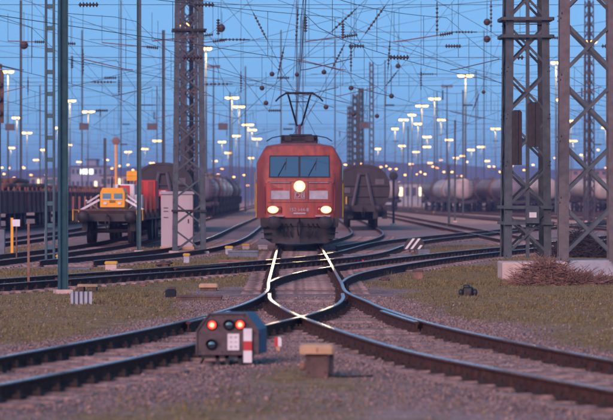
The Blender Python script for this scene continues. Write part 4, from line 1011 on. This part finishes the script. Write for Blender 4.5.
capped('cable_box', 'low grey box with a tan lid in the grass left of the turnout', 'box', 208.5, 291, 0.34, 0.15, 0.3, 'brown', 'tan', 0.08, 0.03)
capped('cable_box', 'pale box with a yellow lid between the two left-hand tracks', 'box', 111, 270.5, 0.30, 0.24, 0.3, 'concrete', 'yellow', 0.07, 0.02)
capped('cable_box', 'pale box with a yellow lid at the foot of the kiosk mast', 'box', 186.5, 263, 0.17, 0.28, 0.2, 'light_grey', 'yellow', 0.07, 0.02)
capped('cable_box', 'small brown box lying in the grass right of the turnout', 'box', 418, 279, 0.24, 0.22, 0.22, 'rust', 'brown', 0.05, 0.01)
capped('cable_box', 'small yellow-lidded box beside the open-batten mast', 'box', 59, 262, 0.16, 0.22, 0.2, 'light_grey', 'yellow', 0.08, 0.02)
capped('point_machine', 'flat blue-grey point machine with a yellow end left of the locomotive', 'machine', 243, 257.5, 0.95, 0.22, 0.5, 'teal_plate', 'teal_plate', 0.06, 0.02)
capped('cable_box', 'small yellow box on the left end of the blue-grey point machine', 'box', 229, 254.5, 0.24, 0.28, 0.3, 'light_grey', 'yellow', 0.07, 0.02)
capped('cable_box', 'pale yellow-lidded box just left of the locomotive wheels', 'box', 246, 249.5, 0.26, 0.20, 0.3, 'light_grey', 'yellow', 0.06, 0.02)
capped('cable_box', 'pale grey box below the left buffer of the locomotive', 'box', 263, 249.5, 0.34, 0.16, 0.3, 'light_grey', 'light_grey', 0.05, 0.02)
capped('cable_trough', 'long brown cable trough cover in the grass left of the turnout', 'trough', 199, 301, 0.85, 0.10, 0.3, 'brown', 'brown', 0.03, 0.01)
capped('slab', 'pale concrete slab beside the yellow-lidded box at the left', 'slab', 122, 272, 0.50, 0.07, 0.5, 'concrete', 'concrete', 0.03, 0.01)
capped('slab', 'long bluish plate lying between the two left-hand tracks', 'slab', 78, 270.5, 0.62, 0.06, 0.4, 'teal_plate', 'teal_plate', 0.02, 0.005)
capped('slab', 'bluish cable cover right of the striped stop board', 'slab', 424, 254.5, 0.40, 0.16, 0.5, 'teal_plate', 'teal_plate', 0.04, 0.005)
capped('slab', 'long low bluish cover between the locomotive and the striped board', 'slab', 375, 257, 2.3, 0.08, 0.5, 'teal_plate', 'teal_plate', 0.03, 0.005)
capped('slab', 'rust-coloured plate lying in front of the locomotive track crossing', 'slab', 232, 263.5, 0.85, 0.10, 0.4, 'rust', 'rust', 0.03, 0.005)
# ribbed grey block with a tan board beside the nearest mast
g_ = gp(80.5, 304); t = thing('ribbed_block', 'ribbed grey concrete block at the foot of the nearest left mast', 'block', (g_.x, g_.y+0.2, 0), R(4))
q = MB(); q.box((0,0,0.10),(0.38,0.30,0.22)); q.build('core', 'teal_plate', t)
for k in range(5):
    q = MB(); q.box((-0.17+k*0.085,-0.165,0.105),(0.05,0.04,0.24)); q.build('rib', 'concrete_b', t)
g_ = gp(88, 292); t = thing('board', 'tan board lying on blocks behind the ribbed grey block', 'board', (g_.x, g_.y+0.15, 0), R(-6))
q = MB(); q.cbox((0,0,0.13),(0.42,0.26,0.05),0.01); q.build('plank', 'tan', t)
for sx in (-1,1):
    q = MB(); q.box((sx*0.13,0,0.045),(0.09,0.22,0.13)); q.build('block', 'brown', t)
def lump(name, label, cat, px, py, w, h, m, seed=1, spiky=0.25):
    g_ = gp(px, py); rr = random.Random(seed); q = MB(); q.sphere((0,0,0), 1.0, 12, 8)
    q.v = [tuple(Vector(v)*(1+rr.uniform(-spiky,spiky))) for v in q.v]; q.v = [(x*w/2,y*w/2*0.8,(z*0.5+0.42)*h) for x,y,z in q.v]
    o = q.build(name, m, None); o.location = (g_.x, g_.y+w*0.3, 0); return tag(o, label, cat)
g_ = gp(468.5, 296.5); t = thing('point_motor', 'small black motor housing standing alone in the right-hand grass', 'housing', (g_.x, g_.y+0.12, 0), R(-8))
q = MB(); q.cbox((0,0,0.09),(0.20,0.22,0.20),0.03); q.build('body', 'black', t)
q = MB(); q.cbox((-0.03,-0.02,0.205),(0.12,0.14,0.05),0.015); q.build('cap', 'black', t)
for sx in (-1,1):
    q = MB(); q.lathe([(0.05,0),(0.07,0.02),(0.07,0.06),(0.04,0.08)], (sx*0.10,-0.03,0.075), (sx,0,0), 12); q.build('side_flange', 'dark', t)
q = MB(); q.lathe([(0.055,0),(0.055,-0.03),(0.03,-0.035)], (0.02,-0.105,0.07), (0,1,0), 12); q.build('front_disc', 'dark', t)
g_ = gp(170.5, 297.5); t = thing('point_motor', 'small black motor housing in the grass left of the turnout', 'housing', (g_.x, g_.y+0.12, 0), R(12))
q = MB(); q.cbox((0,0,0.075),(0.19,0.2,0.17),0.025); q.build('body', 'black', t)
q = MB(); q.cbox((0.02,0,0.18),(0.13,0.14,0.05),0.012); q.build('cap', 'brown', t)
lump('scrap_heap', 'dark brown scrap heap between the left tracks below the kiosk', 'scrap', 164, 266.5, 0.42, 0.17, 'brown', 5, 0.3)
lump('scrap_heap', 'small rusty scrap lump on the left crossing track edge', 'scrap', 143, 287, 0.18, 0.10, 'rust', 6, 0.3)
lump('branch_clump', 'dark clump lying near the bend of the right rail', 'clump', 385, 281, 0.22, 0.10, 'brown', 8, 0.35)
# small markers
def stub(label, px, py, h, w, cols):
    g_ = gp(px, py); t = thing('marker_post', label, 'marker', g_)
    for k, m in enumerate(cols):
        q = MB(); q.cbox((0,0,h*(k+0.5)/len(cols)),(w,w*0.6,h/len(cols)-0.001),w*0.08); q.build('band', m, t)
    return t
g_ = gp(278, 351); t = thing('marker_post', 'short round-topped red and white marker right of the dwarf signal', 'marker', g_)
q = MB(); q.bar((0,0,-0.02),(0,0,0.09),0.05,0.05); q.build('foot', 'tan', t)
for sx, m in ((-1,'red_paint'),(1,'white')):
    q = MB(); q.prism([(0 if sx>0 else -0.045,0.06),(0.045 if sx>0 else 0,0.06),(0.045 if sx>0 else 0,0.15 if sx>0 else 0.175),(0.03 if sx>0 else 0,0.175),(0 if sx>0 else -0.03,0.175),(0 if sx>0 else -0.045,0.15)], -0.03, 0.03); q.build('plate', m, t)
stub('tiny red and white marker in the grass left of the locomotive track', 236.5, 274, 0.15, 0.06, ['white','red_paint'])
stub('tiny orange-red marker right of the locomotive track', 363, 264, 0.12, 0.05, ['rust','red_paint'])
g_ = gp(12, 256); t = thing('marker_post', 'flat bright yellow post near the left edge', 'marker', g_)
q = MB(); q.box((0,0,0.61),(0.085,0.05,1.26)); q.build('post', 'orange', t)
q = MB(); q.cbox((0,0,0.0),(0.2,0.2,0.1),0.01); q.build('foot', 'concrete', t)
g_ = gp(16.5, 260); t = thing('sign_post', 'thin orange post with a small white plate near the left edge', 'sign', g_)
q = MB(); q.tube([(0,0,-0.03),(0,0,1.22)],0.022,8); q.build('post', 'arm', t)
q = MB(); q.box((-0.01,-0.03,1.13),(0.24,0.02,0.21)); q.build('plate', 'white', t)
g_ = gp(28.5, 286); t = thing('rusty_post', 'rusty upright rail post in front of the left crossing track', 'post', g_)
q = MB(); q.box((0,0,0.68),(0.05,0.03,1.38)); q.box((0,0.03,0.68),(0.016,0.06,1.38)); q.build('stem', 'rust', t)
q = MB(); q.box((0,0.02,1.375),(0.075,0.09,0.03)); q.build('cap', 'rust', t)
g_ = gp(1.5, 259); t = thing('cabinet', 'narrow grey cabinet cut by the left edge', 'cabinet', g_)
q = MB(); q.cbox((0,0,0.46),(0.22,0.2,0.94),0.02); q.build('body', 'teal_plate', t)
q = MB(); q.cbox((0,0,0.95),(0.26,0.24,0.05),0.01); q.build('lid', 'dark', t)
g_ = gp(46, 251); t = thing('marker_post', 'leaning white curved marker beside the open-batten mast', 'marker', g_)
q = MB(); q.tube([(0,0,0),(-0.03,0,0.4),(-0.02,0,0.75),(0.02,0,0.9)],0.03,6); q.build('rod', 'light_grey', t)
# striped stop board right of the locomotive
g_ = gp(414, 253.5); t = thing('stop_board', 'black and white diagonally striped low board on short legs', 'sign', g_, R(-6)); sb = F/g_.y
W, H0, H1 = 20.5/sb, 3.6/sb, 15.6/sb
oct_ = [(-W/2,H0),(W/2,H0),(W/2,H0+0.20),(W/2-0.06,H1-0.08),(W/2-0.13,H1),(-W/2+0.16,H1),(-W/2,H0+0.14)]
q = MB(); q.prism(oct_, 0, 0.05); o = q.build('board', 'black', t)
for k in range(3):
    x0 = (-W/2+0.03, -W/2+0.22, -W/2+0.46)[k]; w2 = 0.085; z1 = H1-0.02 if k < 2 else H0+0.16; x1 = x0+(z1-H0-0.03)*0.75
    q = MB(); q.prism([(x0,H0+0.03),(x0+w2,H0+0.03),(x1+w2,z1),(x1,z1)], -0.012, -0.001); q.build('stripe', 'white', o)
for x in (-0.14, 0.02, 0.14):
    q = MB(); q.bar((x,0.02,H0+0.02),(x,0.02,-0.03),0.05,0.05); q.build('leg', 'dark', t)
# disc signal beyond the hopper wagon
s_ = 15.5; c = at(393.5, 226, s_); t = thing('disc_signal', 'dark disc signal on a thin post right of the hopper wagon', 'signal', (c.x, c.y, 0))
zt = HC+(HOR-176)/s_
q = MB(); q.tube([(0,0,0),(0,0,zt)],0.075,8); q.build('post', 'dark', t)
q = MB(); q.lathe([(0.30,0),(0.30,-0.06),(0.05,-0.07)], (0,-0.05,zt), (0,1,0), 8); q.build('disc', 'black', t)
q = MB(); q.cbox((0,0,0.05),(0.4,0.4,0.2),0.02); q.build('footing', 'concrete', t)
# orange disc tower on the left skyline
s_ = 9.0; c = at(116, 0, s_); t = thing('disc_tower', 'orange pole with a round orange head above the left train', 'pole', (c.x, c.y, 0))
zt = HC+(HOR-141)/s_
q = MB(); q.tube([(0,0,0),(0,0,zt)],0.13,8); q.build('pole', 'orange', t)
q = MB(); q.lathe([(0.40,0.12),(0.45,0.05),(0.45,-0.05),(0.40,-0.12),(0.1,-0.14)], (0,0,zt), (0,1,0), 16); q.build('disc', 'arm', t)
# loose rails lying left
for k, (a_, b_) in enumerate((((56,285.5),(182,278.5)),((175,274.6),(226,270.8)))):
    p0, p1 = gp(*a_), gp(*b_); mid = (p0+p1)/2; t = thing('spare_rail', ['long rusty spare rail lying in the grass in front of the left crossing track','short rusty spare rail lying below the kiosk mast'][k], 'rail', mid)
    dirv = (p1-p0); q = [Vector((0,0,-0.01))-dirv/2, Vector((0,0,-0.01)), Vector((0,0,-0.01))+dirv/2]; rail(q, t, 'bar', head='rail_side')
    for u in (-0.4, 0.4):
        q = MB(); q.box((dirv*u)+Vector((0,0,-0.01)),(0.5,0.2,0.06)); q.build('bearer', 'wood', t)

# ------------------------------------------------------------------ heap of cut twigs and the dark bramble behind
def twigs(name, label, c, rx, ry, h, n_, m, seed, lmin=0.35, lmax=0.9, th=0.009, cat='brush'):
    rr = random.Random(seed); q = MB()
    for k in range(n_):
        a_ = rr.uniform(0, 6.283); u = rr.random()**0.5; x, y = math.cos(a_)*u*rx, math.sin(a_)*u*ry
        top = h*max(0.05, (1-u**2))*(0.75+0.35*math.sin(x*4+seed)); z = rr.uniform(0, 1)**0.6*top
        d = Vector((rr.gauss(0,1), rr.gauss(0,0.8), rr.uniform(-0.25,0.75))).normalized()*rr.uniform(lmin,lmax)
        p0 = Vector((x,y,z))-d*0.4; p0.z = max(p0.z, -0.02); p1 = Vector((x,y,z))+d*0.2+Vector((rr.uniform(-.05,.05),)*3); p2 = Vector((x,y,z))+d*0.6+Vector((0,0,-0.04)); p2.z = max(p2.z,0); p1.z = max(p1.z, 0)
        q.tube([p0,p1,p2], th, 3, caps=False, radii=[th*1.3,th,th*0.45])
        if rr.random() < 0.5:
            p3 = p1+Vector((rr.gauss(0,.15),rr.gauss(0,.12),rr.uniform(0,.2))); q.tube([p1,p3], th*0.6, 3, caps=False)
    o = q.build(name, m, None, fix=False); o.location = c; return tag(o, label, cat)
g_ = gp(557, 286); twigs('brush_heap', 'heap of cut brown twigs in front of the mast footings', (g_.x, g_.y+0.9, -0.01), 0.82, 0.6, 0.58, 1300, 'twig', 3)
g_ = gp(594, 285); twigs('brush_heap', 'lower spread of brown twigs at the right end of the heap', (g_.x, g_.y+0.6, -0.01), 0.5, 0.4, 0.14, 300, 'twig', 5)
g_ = gp(590, 258); twigs('bramble_bush', 'dark leafless bramble bush behind the right-edge mast', (g_.x, g_.y+1.0, -0.01), 1.5, 0.9, 0.85, 1500, 'twig_dark', 9, 0.4, 1.0, 0.011, 'bush')

# ================================================================== overhead line: cross spans, contact wires, insulators, weights
def sagwire(p, q, sag, n_=14):
    p, q = Vector(p), Vector(q); return [p.lerp(q, k/n_)-Vector((0,0,4*sag*(k/n_)*(1-k/n_))) for k in range(n_+1)]
_i = MB(); pr = [(0.02,-0.30)]
for k in range(6): z = -0.25+k*0.10; pr += [(0.028,z-0.03),(0.075,z-0.012),(0.080,z+0.012),(0.030,z+0.03)]
pr += [(0.02,0.30)]
_i.lathe(pr, (0,0,0), (0,0,1), 10); INS = _i.mesh('insulator', 'insul', True)
spans = [(33.0,-15,19,12.6,9.2,7.75,6.15),(26.5,-19,22,13.2,9.0,7.6,6.1),(20.5,-24,27,13.4,9.4,7.7,6.1),(16.0,-28,32,13.0,9.0,7.6,6.1),(12.6,-34,40,13.2,9.0,7.6,6.0),(9.6,-44,50,13.0,9.0,7.6,6.0),(7.4,-56,64,13.0,9.0,7.6,6.0)]
lines_for = [('locomotive track',A_line),('crossing track',E_line),('branch track at the right',D_line),('bending track left of the locomotive',M_line),('hopper wagon track',N_line),('yellow machine train track',F_line),('empty left track',G2_line),('stake wagon track',G_line)]+[(f'{ORD[k]} yard track right of the hopper',right_lines[k]) for k in range(4)]
def xcross(line, Y):
    for a_, b_ in zip(line[:-1], line[1:]):
        if a_.y <= Y <= b_.y: return a_.x+(b_.x-a_.x)*(Y-a_.y)/max(b_.y-a_.y,1e-6)
for k, (s_, x0, x1, ze, zm, zu, zl) in enumerate(spans):
    Y_ = F/s_; r_ = 0.0085 if s_ > 15 else 0.010
    t = thing('span_wire', f'sagging cross-span wires strung over all tracks, {ORD[k]} span from the viewer', 'wires', (0, Y_, 0), 0, 'overhead cross spans')
    mid = (x0+x1)/2
    def zmess(x): u = (x-mid)/((x1-x0)/2); return zm+(ze-zm)*u*u
    q = MB(); q.tube([(x0+(x1-x0)*i/24, 0, zmess(x0+(x1-x0)*i/24)) for i in range(25)], r_*1.2, 5); q.build('messenger_wire', 'wire', t)
    q = MB(); q.tube([(x0,0.02,zu),(x1,0.02,zu)], r_, 5); q.build('upper_wire', 'wire', t)
    q = MB(); q.tube([(x0,-0.02,zl),(x1,-0.02,zl)], r_, 5); q.build('lower_wire', 'wire', t)
    for sx in (x0, x1):
        q = MB(); q.tube([(sx,0,0),(sx,0,ze+0.3)], 0.16, 8, radii=[0.18,0.12]); q.build('end_post', 'mast', t)
    xs = sorted([x for x in (xcross(l_, Y_) for _, l_ in lines_for) if x is not None and x0+1 < x < x1-1])
    rr = random.Random(k+11)
    for j, x in enumerate(xs):
        q = MB(); q.tube([(x+0.25,0,zmess(x)),(x+0.25,0,zu),(x+0.25,0,zl)], r_*0.8, 4); q.build('dropper', 'wire', t)
        sgn = 1 if rr.random() < 0.5 else -1
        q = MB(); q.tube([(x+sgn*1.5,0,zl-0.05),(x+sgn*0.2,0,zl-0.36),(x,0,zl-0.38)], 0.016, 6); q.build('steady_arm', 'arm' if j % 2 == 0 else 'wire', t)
        if s_ > 9:
            for (zz, ax) in ((zl, 1), (zu, 0)):
                if rr.random() < 0.25: link('insulator', INS, t, (x+rr.uniform(1.6,2.3), -0.02 if ax else 0.02, zz), (0, R(90), 0))
            if rr.random() < 0.25: link('insulator', INS, t, (x+0.25, 0, zu+0.55+rr.uniform(0,.4)))
for nm, ln in lines_for:
    ends = [p_ for p_ in ln if p_.y > 40]
    if nm == 'locomotive track': ends = spline([(xa(34),34),(xa(110),110),(xa(230),230),(-0.8,420)], 2.0)
    q = MB(); step = max(1, int(len(ends)/40)); pts = ends[::step]
    t = thing('contact_line', f'overhead contact line hanging above the {nm}', 'wires', (0,0,0), 0, 'overhead contact lines')
    q.tube([(p_.x, p_.y, 5.72) for p_ in pts], 0.008, 4); q.build('contact_wire', 'wire', t)
    sy = [F/z[0] for z in spans]; sy = [20]+sy+[700]
    def zcat(Y):
        for a_, b_ in zip(sy[:-1], sy[1:]):
            if a_ <= Y <= b_: u = (Y-a_)/(b_-a_); return 7.35-0.9*4*u*(1-u)
        return 7.3
    q = MB(); q.tube([(p_.x, p_.y, zcat(p_.y)) for p_ in ends[::max(1, step//2)]], 0.008, 4); q.build('messenger_wire', 'wire', t)
    acc = 0; last = ends[0]
    for p_ in ends[1:]:
        acc += (p_-last).length; last = p_
        if acc > 8.0 and p_.y < 330:
            acc = 0; q = MB(); q.tube([(p_.x,p_.y,5.72),(p_.x,p_.y,zcat(p_.y))], 0.007, 4); q.build('dropper', 'wire', t)
# slanting stay cables (photo rows/columns of two points each, at the given scale)
stays = [((0,20),(46,31),30),((64,14),(136,39),30),((30,0),(44,16),22),((65,60),(136,110),18),((64,52),(160,69),24),((112,78),(160,69),20),((222,0),(247,31),26),((250,2),(231,17),24),((210,37),(244,80),28),
         ((200,2),(294,25),27),((313,13),(447,63),30),((325,5),(460,65),24),((300,28),(440,-8),26),((310,55),(400,8),22),((470,20),(505,40),30),((380,0),(410,60),20),((300,98),(420,60),18),((60,100),(200,86),17),((400,110),(500,60),16),((120,0),(175,95),15),((455,15),(420,80),17)]
for k, (a_, b_, s_) in enumerate(stays):
    p0, p1 = at(*a_, s_), at(*b_, s_); d = p1-p0
    def reach(sign):
        u = 0.0
        while u < 12:
            u += 0.25; p_ = p0+d*(u if sign > 0 else -u)
            if abs(p_.x) > 13 or p_.z > 13.5 or p_.z < 5.0: break
        return p0+d*(u if sign > 0 else -u)
    q = MB(); q.tube([reach(-1), reach(1)], 0.008, 5); o = q.build('stay_cable', 'wire', None)
    xm = (a_[0]+b_[0])/2; up = (d.z > 0) == (d.x > 0)
    tag(o, f'thin slanting stay cable {"rising" if up else "falling"} to the right, {ORD[k]} of the slanting cables', 'cable', 'slanting stay cables')
# separate insulator strings: centre, end-to-end angle, scale, length
def ins_string(label, x, y, ang, s_, ln=0.8):
    c = at(x, y, s_); t = thing('insulator_string', label, 'insulator', c, 0, 'brown insulator strings')
    dv = Vector((math.cos(ang), 0, math.sin(ang)))
    o = link('insulator', INS, t, (0,0,0), (0, math.pi/2-ang, 0)); o.scale = (0.62, 0.62, ln/0.6)
    e0, e1 = (1.6, 3.2) if ang > 1.3 else (5.0, 5.0)
    q = MB(); q.tube([-dv*(ln/2+0.15), -dv*ln/2], 0.02, 5); q.tube([dv*ln/2, dv*(ln/2+0.15)], 0.02, 5); q.build('end_fitting', 'dark', t)
    q = MB(); q.tube([-dv*(ln/2+e0), -dv*(ln/2+0.14)], 0.0085, 5); q.build('wire', 'wire', t)
    q = MB(); q.tube([dv*(ln/2+0.14), dv*(ln/2+e1)], 0.0085, 5); q.build('wire', 'wire', t)
    return t
strings = sorted([(83,62,1.57,24,0.8),(103,82,0,24,0.8),(119,86,1.57,22,.6),(147,105,0,20,.6),(28,86,1.57,20,.6),(235,39.5,0,27,.8),(260,26,-1.1,27,0.8),(281,61,1.35,26,.8),(297,25,1.5,27,.9),(217,84,0,24,1.0),(241,82,1.57,24,.6),
           (344,20,0.75,28,0.9),(375,20,0.95,28,.9),(437,19,1.57,28,.9),(338,57,1.1,26,.8),(351,57,1.57,26,.8),(389,55,1.5,26,.8),(392,78,0.9,22,.6),(421,79,1.57,22,.7),(427,74,0,22,.6),(491,16,1.57,26,.9),(464,32,0,26,.7),(476,102,1.2,18,.7)])
for k, (x, y, a_, s_, ln) in enumerate(strings): ins_string(f'{"level" if abs(a_)<.3 else "upright" if a_>1.3 else "slanting"} brown insulator string, {ORD[k]} from the left of the free insulators', x, y, a_, s_, ln)
# round weights/markers on the wires
balls = sorted([(24,45,24,8.5),(221,28,24,8.5),(272,74,26,5),(297,74.5,26,4.5),(262,88,26,5),(266,103,24,5),(398,66,24,5),(324,72,26,5),(351,88,24,5),(391.5,96,24,5),(326,107,24,5),(487,22,27,7),(487,39,27,7),(483.5,92,22,4),(353.5,114,22,5),(377,116,22,4.5)])
for k, (x, y, s_, d_) in enumerate(balls):
    c = at(x, y, s_); t = thing('hanging_ball', f'dark round ball hung on the overhead wires, {ORD[k]} ball from the left', 'ball', c, 0, 'balls on the overhead wires')
    q = MB(); q.sphere((0,0,0), d_/2/s_, 14, 9); q.build('ball', 'ball', t, True)
    q = MB(); q.lathe([(d_/2/s_*1.04,-0.012),(d_/2/s_*1.06,0),(d_/2/s_*1.04,0.012)], (0,0,0), (0,0,1), 14); q.build('seam', 'dark', t)
    q = MB(); q.tube([(0,0,d_/2/s_*0.9),(0,0,d_/2/s_+1.2)], 0.008, 4); q.build('hanger', 'wire', t)
# long brownish registration arms with orange lamplight put into their colour
arms = [((8,41),(44,42),25),((58,43),(71,43.5),25),((102,42.5),(158,48),25),((152,41),(213,34.5),26),((190,44),(222,40.5),26),((305,41.5),(356,35),28),((394,42),(452,33),28),((520,36),(560,38),26)]
for k, (a_, b_, s_) in enumerate(arms):
    p0, p1 = at(*a_, s_), at(*b_, s_); t = thing('registration_arm', f'brownish registration tube high over the tracks, {ORD[k]} from the left', 'tube', p0, 0, 'brownish registration tubes')
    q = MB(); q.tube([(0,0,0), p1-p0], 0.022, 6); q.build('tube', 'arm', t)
    o = link('insulator', INS, t, (p1-p0)*0.9, (0, math.pi/2-math.atan2((p1-p0).z, (p1-p0).x), 0)); o.scale = (0.9,0.9,0.8)
    q = MB(); q.tube([(0,0,0),(0,0,1.1)], 0.008, 4); q.tube([p1-p0, p1-p0+Vector((0,0,1.1))], 0.008, 4); q.build('hanger', 'wire', t)
for k, (x, y) in enumerate(((10,127),(84,126.5),(152,126.5),(223,126.5),(364,125))):
    s_ = 14.5; c = at(x, y, s_); t = thing('hanging_placard', f'small grey placard hung from the wires, {ORD[k]} from the left', 'placard', c, 0, 'grey placards on the wires')
    q = MB(); q.box((0,0,0),(0.66,0.03,0.46)); q.build('plate', 'wagon_grey', t)
    for sx in (-1,1):
        q = MB(); q.tube([(sx*0.25,0,0.23),(sx*0.25,0,1.0)],0.012,4); q.build('hanger', 'wire', t)

# ================================================================== yard lamps
def lamp_post(label, x, y, w, zl=15.0, lit=True, group='yard lamps', s_=None, far=False, heads=2, power=0):
    s_ = s_ or (HOR-y)/(zl-HC); zl = HC+(HOR-y)/s_; c = at(x, y, s_)
    t = thing('yard_lamp', label, 'lamp', (c.x, c.y, 0), 0, group)
    hw = min(max(w/s_, 1.0), 2.2)/2
    q = MB(); q.tube([(0,0,0),(0,0,zl+0.15)], 0.1, 8, radii=[0.13,0.06]); q.build('pole', 'mast' if not far else 'mast_warm', t)
    q = MB(); q.bar((-hw*0.5,0,zl+0.20),(hw*0.5,0,zl+0.20),0.07,0.07); q.build('crossarm', 'mast_warm', t)
    for sx in ((-1,1) if heads == 2 else (0,)):
        q = MB(); q.cbox((sx*hw*0.52,0,zl+0.17),(hw*0.88,0.42,0.14),0.04); h_ = q.build('lamp_head', 'mast_warm', t)
        q = MB(); q.lathe([(0.30,-0.15),(0.85,-0.11),(1.0,0.0),(1.0,0.06)], (0,0,0), (0,0,1), 8)
        o = q.build('lamp_bowl', ('far_lamp' if far else 'yard_lamp') if lit else 'light_grey', h_, True); o.location = (sx*hw*0.52,0,zl+0.08); o.scale = (hw*0.44,0.2,1.15)
    if power and lit:
        ld = bpy.data.lights.new('lamp_light', 'SPOT'); ld.energy = power; ld.color = (1.0, 0.56, 0.20); ld.spot_size = R(176); ld.spot_blend = 0.25; ld.shadow_soft_size = 0.35
        lo = bpy.data.objects.new('lamp_light', ld); COL.objects.link(lo); lo.parent = t; lo.location = (0, -1.1, zl-0.25)
    return t
lamps = [(8,72,12),(70,101,12),(88,112,14),(27,133,11),(11,148,9),(43,150,9),(68,145,8),(79,162,7),(157,141,10),(145,149,8),(152,163,7),(106,160,6),(206,49,12),(232,98,14),(239,107,12),(248,125,12),(252,130,10),(257,139,11),(228,153,8),(215,161,7),(251,158,7),(36,160,8),(58,128,10),(17,118,10),(128,152,8),(222,142,8),(236,136,9)]
lamps.sort()
for k, (x, y, w) in enumerate(lamps): lamp_post(f'lit yellow yard lamp left of the locomotive, {ORD[k]} from the left edge', x, y, w, power=3000)
lamps = sorted([(412,115,8),(403.5,120,10),(422,106,13),(434.5,99,12),(465.5,76,16),(427,137,9),(427,147,9),(430,163,8),(411,164,8),(495.5,129,10),(481,147,9),(471,150,8),(463,156,8),(456,158,7),(487,161,10),(378,149,6),(540,19,13),(590,42,14),(556,63,7),(571,121,10),(543,151,9),(573,141,9),(583,155,8),(395,129,7),(418,124,8),(441,120,9),(449,140,8),(402,146,7),(416,152,7),(505,152,8),(519,140,9),(560,100,9),(606,128,9)])
for k, (x, y, w) in enumerate(lamps): lamp_post(f'lit yellow yard lamp right of the locomotive, {ORD[k]} from the locomotive', x, y, w, power=3000)
lamp_post('lit lamp seen through the top of the kiosk lattice mast', 186, 24.5, 16, zl=15)
lamp_post('unlit lamp with a flat head right of the kiosk lattice mast', 213.5, 67.5, 14, lit=False)
lamp_post('unlit lamp with a flat head in the sky left of the right masts', 447, 87, 12, lit=False)
rr = random.Random(21)
faint = [(9,168),(24,168),(4,174),(14,178),(31,175),(40,181),(19,185),(6,183),(27,189),(218,174.5),(244,175),(234,177),(347,165),(353,164),(361,163.5),(381,167),(390,169),(396,169),(444,172),(452,172),(421,172),(500,172),(512,166),(524,170),(533,165),(555,158),(566,172),(598,150),(606,168),(578,176),(590,170),(462,176),(476,178),(538,178),(405,175),(437,168),(600,178),(548,185),(120,166),(133,170)]
faint += [(x, 160+28*rr.random()) for x in (345,351,369,375,386,399,408,417,425,433,441,449,458,467,473,489,494,503,509,517,528,545,560,570,582,594,602,610)]
faint += [(x, 164+24*rr.random()) for x in (2,12,22,34,46,56,66,97,112,128,140,150,210,222,230,248)]
faint.sort()
for k, (x, y) in enumerate(faint):
    s_ = rr.uniform(2.6, 3.6)
    lamp_post(f'tiny distant street light on the skyline, {ORD[k]} from the left edge', x, y, 5, s_=s_, far=True, group='distant street lights', heads=1)

# ================================================================== skyline
def building(label, x0, x1, y0, s_, m, floors, cols, lit, white=(), roofm='roof', depth=12):
    c = at((x0+x1)/2, 0, s_); w = (x1-x0)/s_; H_ = HC+(HOR-y0)/s_
    t = thing('building', label, 'building', (c.x, c.y, 0))
    q = MB(); q.box((0,depth/2,H_/2),(w,depth,H_)); q.build('wall', m, t)
    q = MB(); q.box((0,depth/2,H_+0.15),(w+0.5,depth+0.5,0.32)); q.build('roof', roofm, t)
    for f in range(floors):
        for k in range(cols):
            z = H_*(f+0.62)/floors; x = -w/2+w*(k+0.5)/cols; code = (f, k)
            mm = 'window_white' if code in white else 'window_lit' if code in lit else 'window_dark'
            q = MB(); q.box((x,-0.03,z),(w/cols*(0.8 if mm == 'window_white' else 0.55),0.1,H_/floors*0.40)); o = q.build('window', mm, t)
            q = MB(); q.box((x,-0.10,z-H_/floors*0.23),(w/cols*0.62,0.12,0.10)); q.build('sill', 'light_grey', o)
    return t
building('grey office block with a bright white window strip on the left skyline', 71, 107, 167, 4.2, 'bldg_b', 3, 8, [(0,2),(1,5)], [(2,2),(2,3),(2,4)])
building('low beige block right of the grey office block', 100, 146, 176, 4.6, 'bldg_a', 2, 8, [(0,1),(1,3),(0,6)])
building('long beige hall behind the stake wagons at the far left', 30, 73, 177, 3.9, 'bldg_a', 2, 7, [(1,1),(0,4),(1,5)])
building('reddish brick house at the left edge of the skyline', -14, 26, 182, 3.6, 'bldg_c', 2, 6, [(0,1),(1,4)])
building('narrow raised plant room above the grey office block', 86, 96, 160, 4.0, 'bldg_b', 1, 3, [])
building('pale hall between the kiosk mast and the locomotive', 150, 205, 181, 4.0, 'bldg_a', 1, 8, [(0,2),(0,5)])
building('long low warehouse behind the tank wagons on the right', 384, 478, 183.5, 5.0, 'bldg_b', 1, 14, [(0,2),(0,5),(0,9)])
building('second warehouse behind the tank wagons, nearer the right masts', 484, 566, 181, 4.5, 'bldg_a', 1, 12, [(0,3),(0,8)])
building('tall dim block on the skyline behind the right-edge mast', 572, 622, 170, 4.2, 'bldg_c', 4, 7, [(0,1),(1,3),(2,5),(3,2)])
# wooded ridge closing the view
rr = random.Random(4); q = MB(); Yh = 2100; N_ = 170
def ridge(u): return 20+2.5*math.sin(u*0.011+1)+1.5*math.sin(u*0.031)+0.8*math.sin(u*0.13+2)
for i in range(N_+1):
    x = -1500+3000*i/N_; h_ = ridge(x)+rr.uniform(-0.9,0.9)
    q.v += [(x,Yh-120,-1.0),(x,Yh-40,h_*0.7),(x,Yh,h_),(x,Yh+130,h_*0.8),(x,Yh+330,-1.0)]
    if i:
        a_ = (i-1)*5
        for j in range(4): q.f.append((a_+j,a_+5+j,a_+6+j,a_+j+1)); q.m.append(0)
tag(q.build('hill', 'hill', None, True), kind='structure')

# ================================================================== evening haze: one even volume round the whole yard
hm = bpy.data.materials.new('evening_haze'); hm.use_nodes = True; nt = hm.node_tree; nt.nodes.clear()
ho = nt.nodes.new('ShaderNodeOutputMaterial'); hv = nt.nodes.new('ShaderNodeVolumePrincipled')
hv.inputs['Color'].default_value = (0.36, 0.42, 0.80, 1); hv.inputs['Density'].default_value = 0.00050; hv.inputs['Anisotropy'].default_value = 0.2
nt.links.new(hv.outputs[0], ho.inputs['Volume'])
q = MB(); q.box((0,1270,15.5),(3400,2640,33)); hz = q.build('haze', hm, None); tag(hz, kind='stuff')
